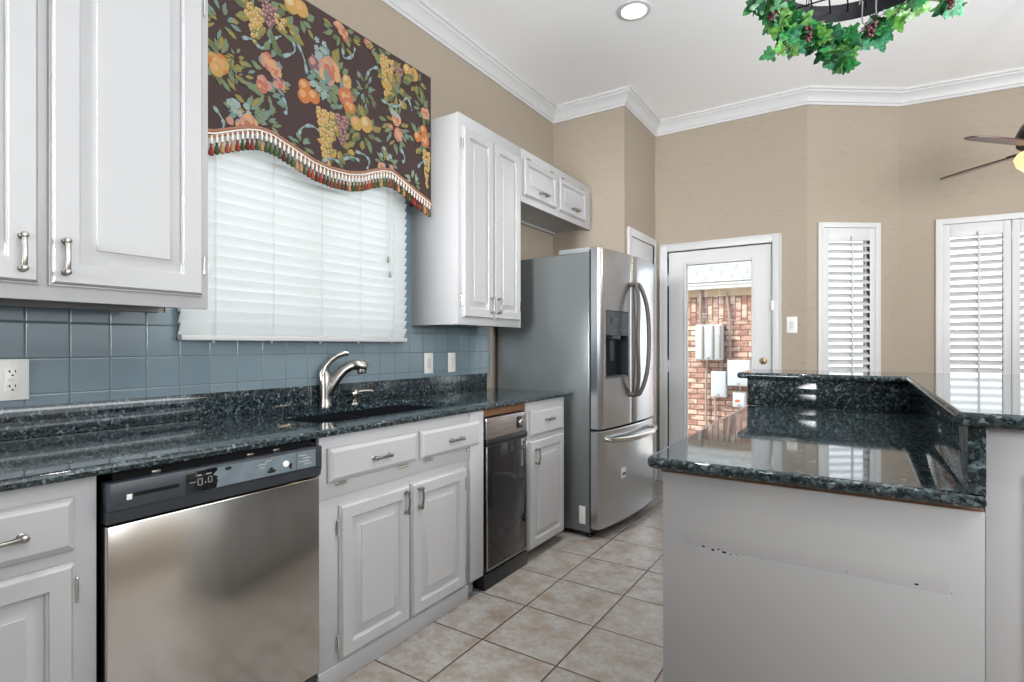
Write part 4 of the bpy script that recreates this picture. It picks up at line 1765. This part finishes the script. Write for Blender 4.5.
for ang, L in ((a0, .585), (a1, .585), (a0 + PI, .585), (a1 + PI, .585)):
    T = Matrix.Translation((FCX, FCY, 2.335)) @ Matrix.Rotation(ang, 4, 'Z') @ Matrix.Rotation(R(-11), 4, 'X')
    mb = MB(T)
    top, bot = [], []
    out = [(.15, -.038), (.25, -.052), (.40, -.060), (.52, -.056), (.57, -.040), (L, -.012), (L, .012), (.57, .034), (.52, .050), (.40, .056), (.25, .050), (.15, .038)]
    mb.loft([[(x, y, -.004 - .03 * (x - .15) ** 2) for x, y in out], [(x, y, .004 - .03 * (x - .15) ** 2) for x, y in out]])
    bd = mb.build('blade', M_fanwood, cf)
    mb = MB(T)
    mb.box(.09, .20, -.022, .022, .003, .012, .003)
    mb.build('blade_iron', M_fanmetal, bd)
mb = MB()
mb.lathe([(.095, 2.325), (.135, 2.315), (.150, 2.290), (.138, 2.25), (.098, 2.212), (.05, 2.193), (.003, 2.189)], (FCX, FCY, 0), 'Z', 36)
mb.build('light_bowl', emitter('warm_glass_bowl', (1.0, .76, .38), .8), cf)
mb = MB()
mb.lathe([(.010, 2.190), (.012, 2.18), (.004, 2.165)], (FCX, FCY, 0), 'Z', 12)
mb.build('finial', M_fanmetal, cf)
light('fan_lamp', 'POINT', (FCX, FCY, 2.12), (FCX, FCY, 0), 8, (1, .85, .62), shadow_soft_size=.1)

# ------------------------------------------------------------------ hanging pot rack with ivy
PC = Vector((2.280, 2.135, 2.465))
pr = thing('pot_rack', 'black iron pot rack hanging from the ceiling above the island', 'pot rack', tuple(PC), 0)
rx, ry = .27, .27
mb = MB()
N = 40
rr = []
for dr_, dz in ((0, 0), (0, .062), (-.005, .062), (-.005, 0)):
    rr.append([(PC.x + (rx + dr_) * math.cos(2 * PI * k / N), PC.y + (ry + dr_) * math.sin(2 * PI * k / N), PC.z + dz) for k in range(N)])
mb.loft(rr + [rr[0]], True, False, False)
mb.build('rim', M_iron, pr)
mb = MB()
for k in range(-4, 5):
    o_ = k * .056
    h_ = math.sqrt(max(0, .265 ** 2 - o_ ** 2))
    mb.tube([(PC.x + o_, PC.y - h_, PC.z + .035), (PC.x + o_, PC.y + h_, PC.z + .035)], .003, 6)
for k in (-2, 0, 2):
    o_ = k * .075
    h_ = math.sqrt(max(0, .265 ** 2 - o_ ** 2))
    mb.tube([(PC.x - h_, PC.y + o_, PC.z + .041), (PC.x + h_, PC.y + o_, PC.z + .041)], .003, 6)
mb.build('grid', M_iron, pr)
for k in range(4):
    a = PI / 4 + k * PI / 2
    p = Vector((PC.x + .262 * math.cos(a), PC.y + .262 * math.sin(a), PC.z + .06))
    q = Vector((PC.x + .08 * math.cos(a), PC.y + .08 * math.sin(a), CEIL))
    mb = MB()
    nl = 26
    for i in range(nl):
        c = p.lerp(q, (i + .5) / nl)
        d = (q - p).normalized()
        s = d.cross(Vector((0, 0, 1))).normalized() if i % 2 else d.cross(d.cross(Vector((0, 0, 1)))).normalized()
        e = (q - p).length / nl * .62
        mb.tube([c + d * e * math.cos(2 * PI * j / 8) + s * .007 * math.sin(2 * PI * j / 8) for j in range(9)], .0018, 5, cap=False)
    mb.build('chain', M_iron, pr)
M_hook = plain('steel_hook', (.35, .36, .36), .3, .8)
for k, (dx, dy) in enumerate(((-.012, .240), (.030, .205))):
    mb = MB()
    x, y, z = PC.x + dx, PC.y + dy, PC.z + .038
    mb.tube([(x - .008, y, z - .004), (x - .006, y, z + .006), (x, y, z + .007), (x + .002, y, z), (x, y, z - .05), (x + .002, y, z - .075), (x + .012, y, z - .085), (x + .022, y, z - .078), (x + .024, y, z - .065)], .0026, 6)
    mb.build('hook', M_hook, pr)

iv = thing('ivy_garland', 'artificial green ivy garland with dark grapes draped over the pot rack', 'garland', (2.25, 2.36, 2.3), 0)


def px_at(px, py, d):
    a, b = (px - 512) / FPX, (346 - py) / FPX
    return Cc + Vector((0, 0, CAMZ)) + (Wv + Rv * a + Vector((0, 0, b))) * d


vine_px = [(752, -18, 1.80), (764, -4, 1.86), (776, 10, 1.92), (788, 26, 1.98), (806, 36, 2.02), (824, 36, 2.03), (840, 46, 2.02), (852, 37, 2.03), (870, 27, 2.04), (888, 18, 2.04), (905, 4, 2.06), (930, 0, 2.10), (962, 3, 2.16)]
vine = [px_at(*p) for p in vine_px]
vine2 = [px_at(*p) for p in ((830, 40, 2.01), (836, 52, 1.99), (842, 66, 1.98))]
vine3 = [px_at(*p) for p in ((805, 40, 2.0), (790, 46, 1.97), (778, 55, 1.95))]
rear_arc = [Vector((PC.x + .275 * math.cos(a), PC.y + .275 * math.sin(a), PC.z + .02)) for a in [R(200 + 14 * k) for k in range(11)]]
mb = MB()
M_vine = plain('brown_green_stem', (.09, .10, .03), .7)
for vv in (vine, vine2, vine3, rear_arc):
    mb.tube(vv, .0028, 6)
# a curled tendril
c = px_at(797, 24, 1.99)
mb.tube([c + Rv * .022 * math.cos(t * .5) + Vector((0, 0, .024 * math.sin(t * .5))) for t in range(2, 11)], .0018, 5)
mb.build('vine', M_vine, iv)
G_COL = [(.018, .125, .035), (.03, .19, .05), (.10, .27, .05), (.012, .065, .03), (.16, .34, .09), (.05, .22, .11)]
G_M = []
for i, c in enumerate(G_COL):
    t = NT('ivy_leaf_green')
    v = t.coord()
    col = t.mix(t.ramp(t.noise(v, 75, 4), [(.36, (0, 0, 0)), (.64, (1, 1, 1))]), tuple(x * .45 for x in c), tuple(min(1, x * 1.7) for x in c))
    t.set(col, .34, 0, .45)
    tl = t.n('ShaderNodeBsdfTranslucent')
    t.link(col, tl.inputs[0])
    mx = t.n('ShaderNodeMixShader')
    mx.inputs[0].default_value = .12
    t.link(t.b.outputs[0], mx.inputs[1])
    t.link(tl.outputs[0], mx.inputs[2])
    t.link(mx.outputs[0], t.out.inputs[0])
    G_M.append(t.m)
half = [(0, 0), (.10, .14), (.30, .42), (.16, .52), (.36, .60), (.46, .34), (.62, .40), (.66, .20), (.84, .16), (1.0, 0)]


def ivy_leaf(mb, base, d, nrm, L, mat):
    d = d.normalized()
    nrm = (nrm - d * nrm.dot(d)).normalized()
    s = d.cross(nrm)
    mb.mat(mat)
    for sg in (1, -1):
        mid = [base + d * (L * u) - nrm * (L * .25 * u * u) for u, _ in half]
        rim = [base + d * (L * u) + s * (sg * L * w * .9) + nrm * (L * (.18 * w - .25 * u * u - .22 * w * w)) for u, w in half]
        vm = [mb.V(p) for p in mid]
        vr = [mb.V(p) for p in rim]
        for i in range(len(half) - 1):
            if i == 0:
                q = [vm[0], vm[1], vr[1]]
            elif i == len(half) - 2:
                q = [vm[i], vm[i + 1], vr[i]]
            else:
                q = [vm[i], vm[i + 1], vr[i + 1], vr[i]]
            mb.F(q if sg > 0 else q[::-1])


mb = MB()
rg = random.Random(21)
toc = (Cc + Vector((0, 0, CAMZ)) - px_at(840, 30, 2.0)).normalized()


def leaves_on(path, n, Lr, spread):
    for i in range(n):
        f = rg.random() * (len(path) - 1)
        k = min(int(f), len(path) - 2)
        p = path[k].lerp(path[k + 1], f - k)
        d = Vector((rg.uniform(-1, 1), rg.uniform(-1, 1), rg.uniform(-1.0, .45)))
        base = p + d.normalized() * rg.uniform(0, spread)
        nr = toc * .9 + Vector((rg.uniform(-.8, .8), rg.uniform(-.8, .8), rg.uniform(-.4, .9)))
        ivy_leaf(mb, base, d, nr, rg.uniform(*Lr), rg.choice((0, 1, 1, 2, 3, 4, 5, 0, 1)))


leaves_on(vine[1:10], 125, (.042, .072), .024)
leaves_on(vine[4:8], 34, (.045, .072), .024)
leaves_on(vine2, 16, (.045, .065), .018)
leaves_on(vine3[:2], 6, (.045, .055), .01)
leaves_on(vine[9:], 22, (.045, .070), .015)
leaves_on(rear_arc, 40, (.05, .075), .03)
# a few named tips of the outline
for (px, py, d), dp_, L, mt in (((762, -2, 1.90), (-.6, -.5), .080, 1), ((776, 20, 1.94), (-.15, -1), .070, 2), ((776, 52, 1.95), (-1, -.35), .06, 0), ((786, 47, 1.96), (-.9, -.3), .055, 2), ((793, 44, 1.97), (-.3, -1), .055, 5), ((842, 56, 1.98), (.1, -1), .065, 0), ((798, 38, 1.96), (-.2, -1), .06, 1),
                                 ((844, 56, 1.98), (.5, -1), .055, 3), ((878, 34, 2.02), (.3, -1), .07, 5), ((896, 16, 2.04), (.3, -1), .065, 2), ((945, 2, 2.12), (1, -.45), .10, 5), ((915, 2, 2.1), (.6, -.2), .08, 4)):
    b = px_at(px, py, d)
    ivy_leaf(mb, b, Rv * dp_[0] + Vector((0, 0, dp_[1])), toc + Vector((rg.uniform(-.3, .3), 0, .3)), L, mt)
mb.build('leaves', G_M, iv, ang=60, recalc=False)
M_grape = plain('dark_grape', (.085, .022, .030), .3, 0, .5, .4, 60)
for px, py, d in ((772, 11, 1.90), (808, 33, 1.97), (871, 28, 1.99), (951, 1, 2.10)):
    mb = MB()
    c = px_at(px, py, d)
    for i in range(16):
        t_ = i / 15
        w = .018 * (1 - .7 * t_)
        mb.ball((c.x + rg.uniform(-w, w), c.y + rg.uniform(-w, w), c.z + .022 - .05 * t_), .0078, 8)
    mb.build('grape_cluster', M_grape, iv)

# ------------------------------------------------------------------ outside: brick house, meters, paving
mb = MB()
mb.box(-9, 12, 5.15, 30, -.25, -.06)
mb.box(-12, -.16, -8, 5.15, -.25, -.06)
structure(rebase(mb.build('ground', M_ground, smooth=False), (1, 8, -.06)), 'pale concrete paving outside the glazed door', 'ground')
hs = thing('brick_house', 'brick wing of the house seen through the exterior door', 'house', (.0, 7.8, -.06), 0)
mb = MB()
mb.box(-4.5, 1.75, 7.60, 7.80, -.06, 1.58)
mb.build('brick_wall', M_brick, hs, smooth=False)
mb = MB()
mb.box(-4.5, 1.75, 7.595, 7.80, 1.58, 1.905)
mb.build('soldier_course', M_bricks_up, hs, smooth=False)
mb = MB()
mb.box(-4.5, 1.78, 7.57, 7.80, 1.905, 2.03, .004)
mb.build('frieze_board', M_frieze, hs)
mb = MB()
mb.box(-4.6, 1.85, 7.46, 7.80, 2.0, 2.06, .004)
mb.box(-4.6, 1.85, 7.44, 7.50, 2.05, 2.10, .006)
mb.build('fascia', M_outwhite, hs)
mb = MB()
pts_ = [(7.43, 2.09), (10.6, 3.75), (10.6, 3.70), (7.45, 2.05)]
mb.loft([[(x, y, z) for y, z in pts_] for x in (-4.6, 1.88)])
mb.build('roof', M_shingle, hs, smooth=False)


def ubox(name, label, cat, x0, x1, z0, z1, dep, lid=True):
    t = thing(name, label, cat, ((x0 + x1) / 2, 7.6, z0), 0)
    mb = MB(frame(0, 7.594, 0))
    mb.box(x0, x1, -dep, 0, z0, z1, .008)
    mb.build('box', M_util, t)
    mb = MB(frame(0, 7.594, 0))
    mb.box(x0 + .012, x1 - .012, -dep - .008, -dep + .002, z0 + .012, z1 - .012, .006)
    ld = mb.build('lid', M_util, t)
    mb = MB(frame(0, 7.594, 0))
    mb.box((x0 + x1) / 2 - .02, (x0 + x1) / 2 + .02, -dep - .014, -dep - .006, z0 + .02, z0 + .04, .003)
    mb.build('latch', M_conduit, ld)
    return t, ld


t, ld = ubox('utility_box', 'large pale grey meter panel, highest on the brick wall outside', 'utility box', .385, .725, 1.055, 1.525, .15)
mb = MB(frame(0, 7.594, 0))
for x in (.47, .60, .69):
    mb.box(x, x + .022, -.175, -.155, 1.07, 1.51, .003)
mb.build('rib', M_conduit, ld)
ubox('utility_box', 'narrow grey service box below the large meter panel outside', 'utility box', .578, .770, .565, .905, .12)
ubox('utility_box', 'square grey service box right of the narrow one outside', 'utility box', .785, 1.06, .72, 1.055, .12)
t, ld = ubox('utility_box', 'smallest grey disconnect box, lowest on the brick wall outside', 'utility box', .845, 1.00, .445, .635, .09)
mb = MB(frame(0, 7.594, 0))
mb.box(.875, .935, -.101, -.096, .51, .545, .002)
tag(mb.build('warning_label', plain('red_label', (.55, .12, .06), .6), ld), 'red warning label', None)
mb = MB(frame(0, 7.594, 0))
pipe_defs = [[(.43, -.056, 1.995), (.43, -.056, 1.53)], [(.70, -.04, 1.06), (.70, -.04, .905)], [(.62, -.04, .565), (.62, -.04, .05)], [(.76, -.04, 1.95), (.80, -.04, 1.6), (.80, -.04, 1.055)],
             [(.93, -.04, .72), (.93, -.04, .635)], [(.90, -.04, .445), (.90, -.04, .0)], [(.52, -.04, 1.06), (.50, -.04, .80), (.50, -.04, .05)]]
for i, pth in enumerate(pipe_defs):
    mb = MB(frame(0, 7.594, 0))
    mb.tube(pth, .014 if i != 0 else .022, 10)
    o = mb.build('conduit_pipe', M_conduit)
    c = Vector(pth[-1])
    rebase(o, (c.x, 7.6 + c.y, c.z))
    tag(o, ('thick tan riser pipe from the eave down to the meter panel', 'short pipe between the meter panel and the narrow box', 'pipe running from the narrow box down to the ground',
            'crooked cable conduit from the eave beside the meter panel', 'short pipe above the smallest disconnect box', 'pipe running from the smallest box down to the ground',
            'bent pipe left below the large meter panel')[i], 'pipe', 'conduits on the brick wall')
